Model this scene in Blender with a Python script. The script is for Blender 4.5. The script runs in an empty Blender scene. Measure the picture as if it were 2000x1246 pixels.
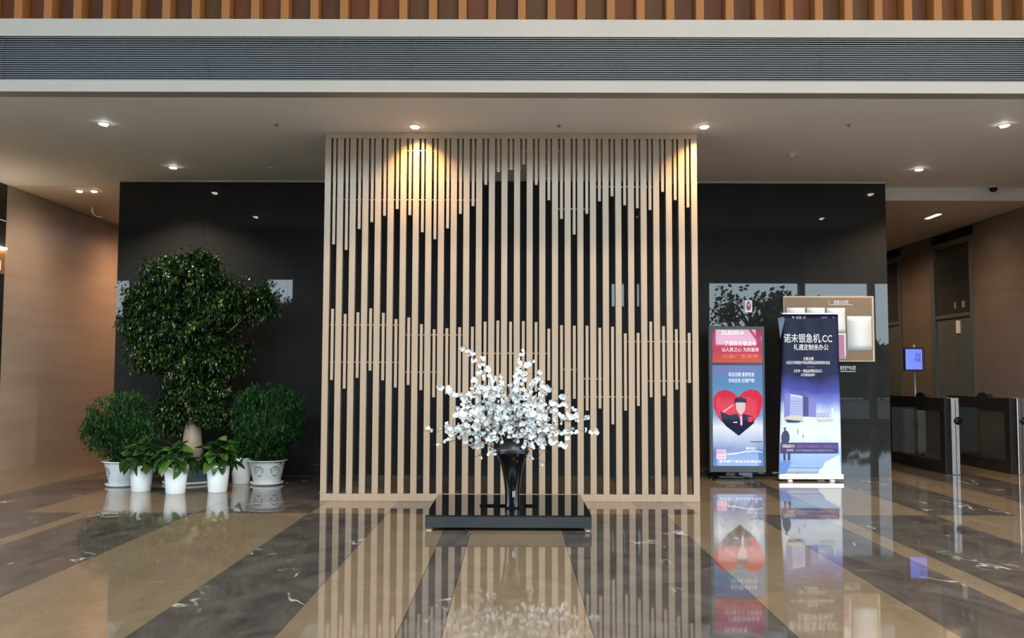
import bpy, bmesh, math, random
from mathutils import Vector, Matrix

# ------------------------------------------------------------------ camera
H = 1.4
FOC, PITCH, ROLL, YAW = 1773.64, 0.0606, 0.0030, -0.0028
sc = bpy.context.scene
COL = sc.collection
ct, st, cy, sy = math.cos(PITCH), math.sin(PITCH), math.cos(YAW), math.sin(YAW)
FWD = Vector((sy * ct, cy * ct, st))
R0 = Vector((cy, -sy, 0)); U0 = Vector((-sy * st, -cy * st, ct))
RT = R0 * math.cos(ROLL) + U0 * math.sin(ROLL)
UP = U0 * math.cos(ROLL) - R0 * math.sin(ROLL)
CAM = Vector((0, 0, H))
cd = bpy.data.cameras.new('camera'); co = bpy.data.objects.new('camera', cd); COL.objects.link(co)
m = Matrix((RT, UP, -FWD)).transposed().to_4x4(); m.translation = CAM
co.matrix_world = m
cd.sensor_width = 36; cd.lens = FOC / 2000 * 36; cd.clip_end = 300
sc.camera = co

# ------------------------------------------------------------------ exposure, world, daylight
vs = sc.view_settings
vs.view_transform = 'Standard'; vs.look = 'None'; vs.gamma = 1; vs.use_curve_mapping = False
vs.exposure = 0.36
sc.display_settings.display_device = 'sRGB'
sc.cycles.use_denoising = True
sc.cycles.max_bounces = 8; sc.cycles.diffuse_bounces = 4; sc.cycles.glossy_bounces = 4
sc.cycles.sample_clamp_indirect = 6; sc.cycles.caustics_reflective = False; sc.cycles.caustics_refractive = False
SKY = 10.0
w = bpy.data.worlds.new('sky'); sc.world = w; w.use_nodes = True
nt = w.node_tree; nt.nodes.clear()
out = nt.nodes.new('ShaderNodeOutputWorld'); bg = nt.nodes.new('ShaderNodeBackground')
tc = nt.nodes.new('ShaderNodeTexCoord'); sp = nt.nodes.new('ShaderNodeSeparateXYZ'); rp = nt.nodes.new('ShaderNodeValToRGB')
rp.color_ramp.elements[0].position = 0.0; rp.color_ramp.elements[0].color = (.72, .89, 1, 1)
rp.color_ramp.elements[1].position = 0.9; rp.color_ramp.elements[1].color = (.68, .86, 1, 1)
nt.links.new(tc.outputs['Generated'], sp.inputs[0]); nt.links.new(sp.outputs['Z'], rp.inputs[0])
nt.links.new(rp.outputs[0], bg.inputs[0]); bg.inputs[1].default_value = SKY
nt.links.new(bg.outputs[0], out.inputs[0])

YF = -4.0      # facade behind the camera
# window openings of the facade (x0, x1, z0, z1)
WIN = [(6.3, 9.21, 0, 4.37), (9.4, 11.47, 0, 4.37), (11.66, 13.6, 0, 4.37), (3.07, 4.05, 3.6, 4.34),
       (-8.06, -7.2, 3.34, 4.45), (-13.2, -12.5, 3.2, 4.4)]
CLER_FILL = [(-13.3 + i * 3.0, -13.3 + i * 3.0 + 2.7, 6.5, 9.2) for i in range(9)]  # unseen high openings, added to bring in more frontal daylight
SIDE_FILL = [(-3.4 + k * 3.0, -3.4 + k * 3.0 + 2.8, .1, 5.2) for k in range(4)]   # unseen side openings added to let in low daylight (y0, y1, z0, z1)
def portal(loc, sx, sy_, rot):
    l = bpy.data.lights.new('window_portal', 'AREA'); l.shape = 'RECTANGLE'; l.size = sx; l.size_y = sy_
    l.cycles.is_portal = True
    o = bpy.data.objects.new('window_portal', l); COL.objects.link(o); o.location = loc; o.rotation_euler = rot
for (a, b, c, d) in [(6.3, 13.6, 0, 4.37), (-13.3, 13.4, 6.5, 9.2)]:
    portal(((a + b) / 2, YF + .02, (c + d) / 2), b - a, d - c, (math.radians(90), 0, 0))
for s_ in (-1, 1): portal((s_ * 13.98, 2.5, 2.65), 11.8, 5.1, (math.radians(90), 0, math.radians(90) * s_))
# added warm fill lights under the hall ceiling, no fixtures known there
for x in (1.5, 7.5):
    l = bpy.data.lights.new('hall_fill', 'AREA'); l.shape = 'RECTANGLE'; l.size = 3.0; l.size_y = 1.2; l.energy = 500; l.color = (1, .86, .68)
    o = bpy.data.objects.new('hall_fill', l); COL.objects.link(o); o.location = (x, 2.5, 9.5)

# ------------------------------------------------------------------ helpers
def ray(px, py):
    du, dv = px - 1000, py - 623
    return (FWD + RT * (du / FOC) - UP * (dv / FOC))
def P(px, py, Y):
    d = ray(px, py); s = Y / d.y; return CAM + d * s
def F(px, py, z=0.0):
    d = ray(px, py); s = (z - H) / d.z; return CAM + d * s

WO = {}
def link(o):
    COL.objects.link(o); return o
def tag(o, label=None, cat=None, group=None, kind=None):
    if label: o['label'] = label
    if cat: o['category'] = cat
    if group: o['group'] = group
    if kind: o['kind'] = kind
    return o
def thing(name, loc, label, cat, group=None, kind=None):
    o = link(bpy.data.objects.new(name, None)); o.location = loc; o.empty_display_size = .1
    WO[o] = Vector(loc); tag(o, label, cat, group, kind); return o
def mesh_obj(name, me, parent=None):
    o = link(bpy.data.objects.new(name, me))
    if parent is not None: o.parent = parent; WO[o] = WO[parent]
    else: WO[o] = Vector((0, 0, 0))
    return o
def copy_tree(o, parent=None):
    c = o.copy(); COL.objects.link(c); c.parent = parent
    WO[c] = Vector(c.location)
    for ch in o.children: copy_tree(ch, c)
    return c

class MB:
    def __init__(s): s.v = []; s.f = []; s.sm = []; s.mi = []; s.cur = 0
    def face(s, idx, smooth=False): s.f.append(idx); s.sm.append(smooth); s.mi.append(s.cur)
    def box(s, x0, x1, y0, y1, z0, z1):
        n = len(s.v)
        s.v += [(x0,y0,z0),(x1,y0,z0),(x1,y1,z0),(x0,y1,z0),(x0,y0,z1),(x1,y0,z1),(x1,y1,z1),(x0,y1,z1)]
        for q in ((0,3,2,1),(4,5,6,7),(0,1,5,4),(1,2,6,5),(2,3,7,6),(3,0,4,7)): s.face(tuple(n+i for i in q))
        return s
    def chbox(s, x0, x1, y0, y1, z0, z1, c=.004):   # box with chamfered front and vertical edges
        n = len(s.v)
        pr = [(x0+c,y0),(x1-c,y0),(x1,y0+c),(x1,y1),(x0,y1),(x0,y0+c)]
        for z, i in ((z0, c), (z0+c, 0), (z1-c, 0), (z1, c)):
            for (x, y) in pr:
                s.v.append((min(max(x, x0+i), x1-i), max(y, y0+i), z))
        for k in range(3):
            for i in range(6):
                j = (i+1) % 6; s.face((n+k*6+i, n+k*6+j, n+k*6+6+j, n+k*6+6+i))
        s.face(tuple(n+5-i for i in range(6))); s.face(tuple(n+18+i for i in range(6)))
        return s
    def dark_sides(s):      # give the faces looking along x the second material, the painted shade
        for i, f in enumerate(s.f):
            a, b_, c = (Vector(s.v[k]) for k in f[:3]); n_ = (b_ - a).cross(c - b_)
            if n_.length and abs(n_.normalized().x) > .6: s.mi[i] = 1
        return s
    def prism(s, pts, y0, y1):                      # outline in x,z ; extruded in y
        n = len(s.v); k = len(pts)
        s.v += [(x, y0, z) for x, z in pts] + [(x, y1, z) for x, z in pts]
        s.face(tuple(range(n, n+k))); s.face(tuple(range(n+2*k-1, n+k-1, -1)))
        for i in range(k):
            j = (i+1) % k; s.face((n+i, n+k+i, n+k+j, n+j))
        return s
    def prismz(s, pts, z0, z1):
        n = len(s.v); k = len(pts)
        s.v += [(x, y, z0) for x, y in pts] + [(x, y, z1) for x, y in pts]
        s.face(tuple(range(n+k-1, n-1, -1))); s.face(tuple(range(n+k, n+2*k)))
        for i in range(k):
            j = (i+1) % k; s.face((n+i, n+j, n+k+j, n+k+i))
        return s
    def lathe(s, c, prof, n=32, cap=True, wave=None):
        b = len(s.v); k = len(prof)
        for i in range(n):
            a = 2*math.pi*i/n
            for t, (r, z) in enumerate(prof):
                zz = z + (wave(a, t) if wave else 0)
                s.v.append((c[0]+r*math.cos(a), c[1]+r*math.sin(a), c[2]+zz))
        for i in range(n):
            j = (i+1) % n
            for t in range(k-1): s.face((b+i*k+t, b+j*k+t, b+j*k+t+1, b+i*k+t+1), True)
        if cap:
            s.face(tuple(b+i*k for i in range(n))[::-1]); s.face(tuple(b+i*k+k-1 for i in range(n)))
        return s
    def tube(s, pts, rad, n=6):
        pts = [Vector(p) for p in pts]; b = len(s.v); k = len(pts)
        if not isinstance(rad, (list, tuple)): rad = [rad]*k
        up = Vector((.13, .21, .97))
        for i, p in enumerate(pts):
            d = (pts[min(i+1, k-1)] - pts[max(i-1, 0)]); d.normalize()
            a = d.cross(up if abs(d.dot(up)) < .95 else Vector((1, 0, 0))); a.normalize(); c = d.cross(a)
            for j in range(n):
                t = 2*math.pi*j/n; s.v.append(tuple(p + (a*math.cos(t) + c*math.sin(t))*rad[i]))
        for i in range(k-1):
            for j in range(n):
                q = (j+1) % n; s.face((b+i*n+j, b+i*n+q, b+(i+1)*n+q, b+(i+1)*n+j), True)
        s.face(tuple(b+j for j in range(n))[::-1]); s.face(tuple(b+(k-1)*n+j for j in range(n)))
        return s
    def tri(s, pts, idx, smooth=False):
        n = len(s.v); s.v += [tuple(p) for p in pts]
        for q in idx: s.face(tuple(n+i for i in q), smooth)
        return s
    def mesh(s, name, mats, off=(0, 0, 0)):
        me = bpy.data.meshes.new(name)
        ox, oy, oz = off
        me.from_pydata([(x-ox, y-oy, z-oz) for x, y, z in s.v], [], s.f)
        if not isinstance(mats, (list, tuple)): mats = [mats]
        for m_ in mats: me.materials.append(m_)
        me.polygons.foreach_set('use_smooth', s.sm); me.polygons.foreach_set('material_index', s.mi)
        me.update(); return me
    def build(s, name, mats, parent=None, fix=False):
        off = WO[parent] if parent is not None else (0, 0, 0)
        o = mesh_obj(name, s.mesh(name, mats, off), parent)
        if fix:
            bm = bmesh.new(); bm.from_mesh(o.data); bmesh.ops.recalc_face_normals(bm, faces=bm.faces); bm.to_mesh(o.data); bm.free()
        return o

def struct(o, label, cat='structure'):
    tag(o, label, cat, kind='structure'); return o

# ------------------------------------------------------------------ materials
def mat(name, col, rough=.5, metal=0, spec=.5, emit=None, es=0):
    m_ = bpy.data.materials.new(name); m_.use_nodes = True
    b = m_.node_tree.nodes['Principled BSDF']
    b.inputs['Base Color'].default_value = (*col, 1); b.inputs['Roughness'].default_value = rough
    b.inputs['Metallic'].default_value = metal; b.inputs['Specular IOR Level'].default_value = spec
    if emit: b.inputs['Emission Color'].default_value = (*emit, 1); b.inputs['Emission Strength'].default_value = es
    return m_
def nodes(m_): return m_.node_tree, m_.node_tree.nodes['Principled BSDF']
def N(t, ty, **kw):
    n = t.nodes.new(ty)
    for k, v in kw.items():
        if hasattr(n, k): setattr(n, k, v)
        else: n.inputs[k].default_value = v
    return n
def ramp(t, fac, stops):
    r = t.nodes.new('ShaderNodeValToRGB'); e = r.color_ramp.elements
    while len(e) < len(stops): e.new(.5)
    for i, (p, c) in enumerate(stops): e[i].position = p; e[i].color = (*c, 1)
    t.links.new(fac, r.inputs[0]); return r.outputs[0]
def coord(t, scale=(1, 1, 1), kind='Object'):
    c = t.nodes.new('ShaderNodeTexCoord'); mp = t.nodes.new('ShaderNodeMapping'); mp.inputs['Scale'].default_value = scale
    t.links.new(c.outputs[kind], mp.inputs[0]); return mp.outputs[0]
def bump(t, b, h, s=.1, d=.01):
    n = t.nodes.new('ShaderNodeBump'); n.inputs['Strength'].default_value = s; n.inputs['Distance'].default_value = d
    t.links.new(h, n.inputs['Height']); t.links.new(n.outputs[0], b.inputs['Normal'])

def noise_mat(name, c1, c2, scale=3, rough=.5, stretch=(1, 1, 1), spec=.5, bs=0, metal=0, detail=6):
    m_ = mat(name, c1, rough, metal, spec); t, b = nodes(m_)
    n = N(t, 'ShaderNodeTexNoise', Scale=scale, Detail=detail); t.links.new(coord(t, stretch), n.inputs['Vector'])
    t.links.new(ramp(t, n.outputs['Fac'], [(.3, c1), (.7, c2)]), b.inputs['Base Color'])
    if bs: bump(t, b, n.outputs['Fac'], bs)
    return m_

def marble(name, c1, c2, vein=None, rough=.035, veinw=.004, scale=1.0):
    m_ = mat(name, c1, rough, 0, .55); t, b = nodes(m_)
    co_ = coord(t, (1, .6, 1))
    n = N(t, 'ShaderNodeTexNoise', Scale=3.2*scale, Detail=10, Roughness=.7, Distortion=.9); t.links.new(co_, n.inputs['Vector'])
    base = ramp(t, n.outputs['Fac'], [(.32, c1), (.68, c2)])
    if vein:
        # thin broken veins : distorted noise crossing its mid level, masked by a second noise
        v = N(t, 'ShaderNodeTexNoise', Scale=1.1*scale, Detail=4, Roughness=.5, Distortion=.5); t.links.new(co_, v.inputs['Vector'])
        s1 = N(t, 'ShaderNodeMath', operation='SUBTRACT'); t.links.new(v.outputs['Fac'], s1.inputs[0]); s1.inputs[1].default_value = .5
        s2 = N(t, 'ShaderNodeMath', operation='ABSOLUTE'); t.links.new(s1.outputs[0], s2.inputs[0])
        line = ramp(t, s2.outputs[0], [(0, (1, 1, 1)), (veinw, (0, 0, 0))])
        k = N(t, 'ShaderNodeTexNoise', Scale=1.9*scale, Detail=3); t.links.new(co_, k.inputs['Vector'])
        mk = ramp(t, k.outputs['Fac'], [(.54, (0, 0, 0)), (.62, (.85, .85, .85))])
        mu = N(t, 'ShaderNodeMath', operation='MULTIPLY'); t.links.new(line, mu.inputs[0]); t.links.new(mk, mu.inputs[1])
        mx = N(t, 'ShaderNodeMix', data_type='RGBA'); t.links.new(mu.outputs[0], mx.inputs[0])
        t.links.new(base, mx.inputs[6]); mx.inputs[7].default_value = (*vein, 1)
        base = mx.outputs[2]
    t.links.new(base, b.inputs['Base Color'])
    return m_

M = {}
M['floor_tan'] = marble('polished_tan_marble', (.175, .130, .083), (.245, .182, .118), None)
M['floor_dark'] = marble('polished_dark_marble', (.046, .040, .036), (.135, .116, .102), (.75, .72, .66), veinw=.007)
M['floor_bed'] = mat('floor_bedding', (.05, .045, .04), .6)
M['black_stone'] = noise_mat('polished_black_granite', (.022, .0225, .0225), (.026, .0265, .0265), 3, .012, spec=.30)
M['joint'] = mat('dark_joint', (.004, .004, .004), .8)
M['beige_marble'] = noise_mat('beige_wall_marble', (.42, .34, .27), (.50, .42, .34), 1.2, .3, (.4, .4, 5), spec=.5)
M['lobby_marble'] = noise_mat('brown_wall_marble', (.17, .135, .112), (.21, .168, .138), 1.0, .12, (.4, .4, 3), spec=.5)
M['ceiling'] = noise_mat('grey_ceiling_paint', (.78, .76, .73), (.80, .78, .75), 2, .6, spec=.2)
M['ceiling_warm'] = mat('beige_ceiling_paint', (.74, .64, .55), .6, 0, .2)
M['fascia'] = noise_mat('white_fascia_paint', (.29, .265, .235), (.31, .285, .252), 1.5, .5, spec=.3)
M['upper_wall'] = mat('hall_wall_paint', (.55, .51, .46), .7)
M['alu'] = mat('grille_aluminium', (.085, .088, .092), .4, .3)
M['grille_back'] = mat('grille_void', (.006, .006, .007), .8)
M['steel'] = noise_mat('brushed_steel', (.55, .55, .56), (.68, .68, .69), 60, .26, (1, 1, .02), metal=1)
M['steel_dark'] = noise_mat('dark_steel', (.17, .20, .195), (.21, .24, .235), 60, .28, (1, 1, .02), metal=.45)
M['chrome'] = mat('chrome', (.8, .8, .8), .1, 1)
M['white_plastic'] = mat('white_plastic', (.78, .86, .92), .32)
M['white_plastic'].node_tree.nodes['Principled BSDF'].inputs['Base Color'].default_value = (.90, .94, .95, 1)
M['blue_pot'] = mat('slate_blue_plastic', (.075, .13, .17), .4)
M['soil'] = noise_mat('potting_soil', (.02, .014, .01), (.05, .035, .02), 30, .9)
M['ink'] = mat('teal_ink', (.05, .11, .12), .5)
M['black_gloss'] = mat('black_lacquer', (.004, .004, .005), .08, 0, .3)
M['black_glass'] = mat('black_glass_top', (.008, .009, .010), .02, 0, .9)
M['black_side'] = mat('anthracite_lacquer', (.035, .04, .045), .16, 0, .7)
M['black_plastic'] = mat('black_plastic', (.012, .013, .015), .35)
M['frame_dark'] = mat('dark_bronze_frame', (.028, .025, .023), .3, .3)
M['lamp_ring'] = mat('lamp_ring_white', (.7, .7, .7), .4)
M['lamp_off'] = mat('lamp_off_glass', (.35, .35, .36), .3)
M['lamp_on'] = mat('lamp_face', (1, 1, 1), .4, emit=(1, .93, .84), es=14)
M['lamp_warm'] = mat('lamp_face_warm', (1, 1, 1), .4, emit=(1, .80, .55), es=22)
M['trim'] = mat('pale_metal_trim', (.55, .55, .55), .35, .3)
M['gold_board'] = mat('gold_board', (.22, .135, .065), .4, .1)
M['gold_frame'] = mat('pale_gold_frame', (.50, .38, .26), .35, .2)
M['paper'] = noise_mat('white_paper', (.93, .95, .95), (.88, .92, .94), 3, .6)
M['paper_pink'] = mat('pink_paper', (.55, .26, .42), .6)
M['white_print'] = mat('white_print', (.85, .87, .9), .5)
M['red_print'] = mat('red_print', (.35, .02, .02), .4)
M['silver_letter'] = mat('silver_letters', (.5, .5, .5), .3, .6)
M['bark'] = noise_mat('pale_trunk_bark', (.36, .27, .19), (.46, .36, .26), 9, .8, (1, 1, .4), bs=.3)
M['stem'] = mat('green_stem', (.05, .09, .03), .5)
M['twig'] = mat('brown_twig', (.02, .016, .012), .6)
M['outside_bark'] = mat('dark_bark', (.03, .03, .03), .8)
M['sheer_glass'] = None

def island_mat(name, c1, c2, rough=.4, spec=.5, trans=0.0, c3=None, info='isl'):
    m_ = mat(name, c1, rough, 0, spec); t, b = nodes(m_)
    if info == 'isl':
        g = t.nodes.new('ShaderNodeNewGeometry').outputs['Random Per Island']
    else:
        g = t.nodes.new('ShaderNodeObjectInfo').outputs['Random']
    st_ = [(0, c1), (1, c2)] if not c3 else [(0, c1), (.75, c2), (1, c3)]
    col = ramp(t, g, st_); t.links.new(col, b.inputs['Base Color'])
    if trans:
        ds = t.nodes.new('ShaderNodeBsdfTranslucent'); t.links.new(col, ds.inputs[0])
        mx = t.nodes.new('ShaderNodeMixShader'); mx.inputs[0].default_value = trans
        o_ = t.nodes['Material Output']
        t.links.new(b.outputs[0], mx.inputs[1]); t.links.new(ds.outputs[0], mx.inputs[2]); t.links.new(mx.outputs[0], o_.inputs[0])
    return m_
M['ficus'] = island_mat('ficus_leaf', (.006, .020, .006), (.022, .055, .012), .22, .6, .1, (.15, .21, .04))
M['shrub'] = island_mat('shrub_leaf', (.012, .050, .012), (.030, .115, .022), .45, .3, .1)
M['pothos'] = island_mat('broad_leaf', (.016, .055, .014), (.07, .16, .025), .3, .5, .12, info='obj')
M['petal'] = island_mat('white_petal', (.84, .87, .89), (.92, .92, .90), .5, .3, .12, info='isl')
M['outside_leaf'] = island_mat('outside_leaf', (.02, .04, .015), (.04, .07, .02), .6, .3)

# champagne coloured slats, faint vertical grain
m_ = mat('champagne_slat', (.52, .40, .28), .34, 0, .4); t, b = nodes(m_)
n = N(t, 'ShaderNodeTexNoise', Scale=18, Detail=5); t.links.new(coord(t, (1, 1, .05)), n.inputs['Vector'])
t.links.new(ramp(t, n.outputs['Fac'], [(.3, (.37, .268, .19)), (.7, (.42, .307, .22))]), b.inputs['Base Color'])
M['slat'] = m_
M['rod'] = mat('pale_rod', (.7, .64, .56), .3, .3)
# wood of the fins above
def wood(name, a_, b_):
    m_ = mat(name, a_, .55, 0, .15); t, b = nodes(m_)
    n = N(t, 'ShaderNodeTexNoise', Scale=6, Detail=6); t.links.new(coord(t, (4, 4, .25)), n.inputs['Vector'])
    t.links.new(ramp(t, n.outputs['Fac'], [(.3, a_), (.7, b_)]), b.inputs['Base Color']); return m_
M['fin'] = wood('fin_oak', (.20, .078, .022), (.25, .10, .030))
M['board_a'] = wood('board_walnut', (.066, .024, .009), (.085, .032, .012))
M['board_b'] = wood('board_russet', (.10, .030, .010), (.12, .038, .013))
M['board_c'] = wood('board_umber', (.072, .032, .009), (.09, .04, .012))

# ------------------------------------------------------------------ room shell
ZC, YB, YW, ZL, YS = 4.114, 8.618, 12.65, 3.92, 13.05
XL, XR, YE = -7.36, 7.6, 20.0
WL, WR = -5.57, 5.209

fl = MB().box(-14, 14, YF, YE, -.2, -.03).build('floor', M['floor_bed'])
struct(fl, 'polished stone floor with alternating tan and dark brown stripes', 'floor'); WO[fl] = Vector((0, 0, 0))
YX = 9.21
def slab(x0, x1, y0, y1, dark):
    g = .0015
    MB().box(x0 + g, x1 - g, y0 + g, y1 - g, -.03, 0).build('stone_slab', M['floor_dark' if dark else 'floor_tan'], fl)
near = [(-14, 1), (-12.2, 0), (-10.6, 1), (-8.9, 0), (-7.6, 1), (-5.9, 0), (-5.3, 1), (-4.34, 0), (-4.17, 1), (-3.205, 0), (-2.06, 1), (-1.27, 0), (-.63, 1), (-.385, 0), (.43, 1), (1.52, 0), (2.40, 1), (3.02, 0), (3.22, 1), (4.21, 0), (5.3, 1), (6.3, 0), (6.9, 1), (8.2, 0), (9.5, 1), (11, 0), (12.5, 1), (14, None)]
far = [(-14, 1), (-12.4, 0), (-10.8, 1), (-9, 0), (-7.3, 0), (-6.4, 0), (-5.86, 1), (-4.93, 0), (-3.2, 1), (-2.05, 0), (-1.27, 1), (-.63, 0), (-.3, 1), (.5, 0), (1.3, 1), (1.85, 0), (2.98, 1), (3.22, 0), (4.19, 1), (5.05, 0), (5.62, 1), (6.5, 0), (7.6, 1), (9, 0), (11, 1), (14, None)]
for lst, segs in ((near, (YF, .2, 3.2, 6.2, YX)), (far, (YX, 12.65, 16.3, YE))):
    for (a, d), (b_, _) in zip(lst, lst[1:]):
        for y0, y1 in zip(segs, segs[1:]): slab(a, b_, y0, y1, d)

# soffit ceiling + hall ceiling
c1 = MB().box(XL - .3, XR + .3, YB + .18, YS, ZC, ZC + .12).build('ceiling', M['ceiling'])
struct(c1, 'flat grey painted soffit ceiling over the screen and the plants', 'ceiling')
c2 = MB().box(WR, XR + .3, YS, YE, ZL, ZL + .12).build('ceiling_lobby', M['ceiling_warm']); struct(c2, 'lower brown ceiling of the lift lobby on the right', 'ceiling')
c3 = MB().box(XL - .3, WL, YS, YE, ZC + .004, ZC + .12).build('ceiling_corridor', M['ceiling_warm']); struct(c3, 'brown ceiling of the corridor on the left', 'ceiling')
c4 = MB().box(-14.2, 14.2, YF - .2, YB + .4, 9.6, 9.8).build('ceiling_hall', M['ceiling']); struct(c4, 'high ceiling of the hall above the camera', 'ceiling')
tr = MB().box(WR + .002, XR + .3, YS - .04, YS, ZL, ZC - .001).build('trim_1', M['fascia']); tr.data.materials[0] = noise_mat('white_downstand', (.78, .76, .75), (.82, .80, .79), 1.5, .5)
struct(tr, 'pale downstand face above the lift lobby entrance', 'trim')

# bulkhead fascia with grille
bk = MB(); 
bk.box(-14, 14, YB, YB + .18, ZC, 4.228); bk.box(-14, 14, YB, YB + .18, 4.662, 4.834); bk.box(-14, 14, YB + .16, YB + .18, 4.228, 4.662)
bk = bk.build('wall_bulkhead', M['fascia']); struct(bk, 'white bulkhead band crossing the hall below the wooden fins', 'wall')
MB().box(-14, 14, YB + .12, YB + .16, 4.228, 4.662).build('grille_void', M['grille_back'], bk)
gr = thing('air_grille', (0, YB, 4.228), 'long dark grey linear air grille with thin horizontal blades set in the white bulkhead', 'air grille')
nb = 20; pz = (4.662 - 4.228) / nb
bl = MB()
z0 = pz * .5
n0 = [(-.0, -.0042), (.013, -.001), (.013, .002), (0, .0042)]
v = []
bl.v = [(x, .012 + y, z) for x in (-13.98, 13.98) for (y, z) in n0]
bl.f = [(0, 1, 2, 3)[::-1], (4, 5, 6, 7)] + [(i, 4 + i, 4 + (i + 1) % 4, (i + 1) % 4) for i in range(4)]
bl.sm = [False] * 6; bl.mi = [0] * 6
bme = bl.mesh('grille_blade', M['alu'])
for i in range(nb):
    o = mesh_obj('grille_blade', bme, gr); o.location = (0, 0, pz * (i + .5))
for x in range(-13, 14, 2):
    MB().box(x - .004, x + .004, YB + .07, YB + .1, 4.23, 4.66).build('grille_bar', M['grille_back'], gr)

# wood wall with fins
uw = MB().box(-14, 14, YB + .21, YB + .4, 4.6, 9.6).build('wall_upper', M['board_a']); struct(uw, 'wooden upper wall with vertical fins above the white bulkhead', 'wall')
pf = .2892; x0f = P(35, 20, YB + .03).x - 18 * pf
fme = MB().chbox(-.039, .039, 0, .16, 0, 4.7, .003).mesh('wood_fin', M['fin'])
random.seed(4)
bmes = [MB().box(-.10, .10, 0, .022, 0, 4.7).mesh('back_board', M[k]) for k in ('board_a', 'board_b', 'board_c')]
i = 0
while x0f + i * pf < 13.9:
    x = x0f + i * pf
    if x > -13.9:
        o = mesh_obj('wood_fin', fme, uw); o.location = (x, YB + .03, 4.836)
        o = mesh_obj('back_board', random.choice(bmes), uw); o.location = (x + pf / 2, YB + .185, 4.836)
    i += 1

# polished black wall (core block) in slabs
wb = MB().box(WL + .02, WR - .02, YW + .03, YE, 0, ZC).build('wall_back', M['joint']); struct(wb, 'polished black stone wall behind the screen, the plants and the banners', 'wall')
zr = [0, .37, .73, 1.46, 2.19, 2.92, 3.65, ZC - .028]
nx = 9; xs = [WL + (WR - WL) * k / nx for k in range(nx + 1)]
random.seed(7)
for a, b_ in zip(xs, xs[1:]):
    for z0, z1 in zip(zr, zr[1:]):
        MB().box(a + .001, b_ - .001, YW + random.uniform(0, .0006), YW + .03, z0 + .001, z1 - .001).build('stone_panel', M['black_stone'], wb)
for k in range(5):
    for s_, xx in (('l', WL), ('r', WR)):
        y0, y1 = YW + .03 + k * 1.46, min(YE, YW + .03 + (k + 1) * 1.46)
        for z0, z1 in zip(zr, zr[1:]):
            MB().box(xx - .0 if s_ == 'l' else xx - .02, xx + .02 if s_ == 'l' else xx, y0 + .001, y1 - .001, z0 + .001, z1 - .001).build('stone_panel', M['black_stone'], wb)
t1 = MB().box(WL, -2.2, YW - .012, YW + .02, ZC - .026, ZC - .001); t1.box(2.1, WR, YW - .012, YW + .02, ZC - .026, ZC - .001)
struct(t1.build('trim_2', M['trim']), 'thin pale metal strip along the top of the black wall', 'trim')

# left side wall : beige marble behind, black portal in front
wl = MB().box(XL - .3, XL - .02, YB + .18, YE, 0, ZC + .1).build('wall_left', M['joint']); struct(wl, 'left side wall of beige marble slabs along the corridor', 'wall')
for k in range(5):
    y0, y1 = 13.02 + k * 1.4, min(YE, 13.02 + (k + 1) * 1.4)
    for z0, z1 in ((0, 1.36), (1.36, 2.72), (2.72, ZC)):
        MB().box(XL - .02, XL, y0 + .0004, y1 - .0004, z0 + .0004, z1 - .0004).build('marble_panel', M['beige_marble'], wl)
for (z0, z1) in ((0, .73), (.73, 1.46), (1.46, 2.19), (2.19, 2.80), (3.19, 3.65), (3.65, ZC)):
    for y0, y1 in ((YB + .2, 10.1), (10.1, 11.5), (11.5, 13.0)):
        MB().box(XL - .02, XL + .006, y0 + .001, y1 - .001, z0 + .001, z1 - .001).build('stone_panel', M['black_stone'], wl)
struct(MB().box(XL - .3, WL, YE - .1, YE, 0, ZC + .1).build('wall_corridor_end', M['beige_marble']), 'far end wall of the left corridor', 'wall')

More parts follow.
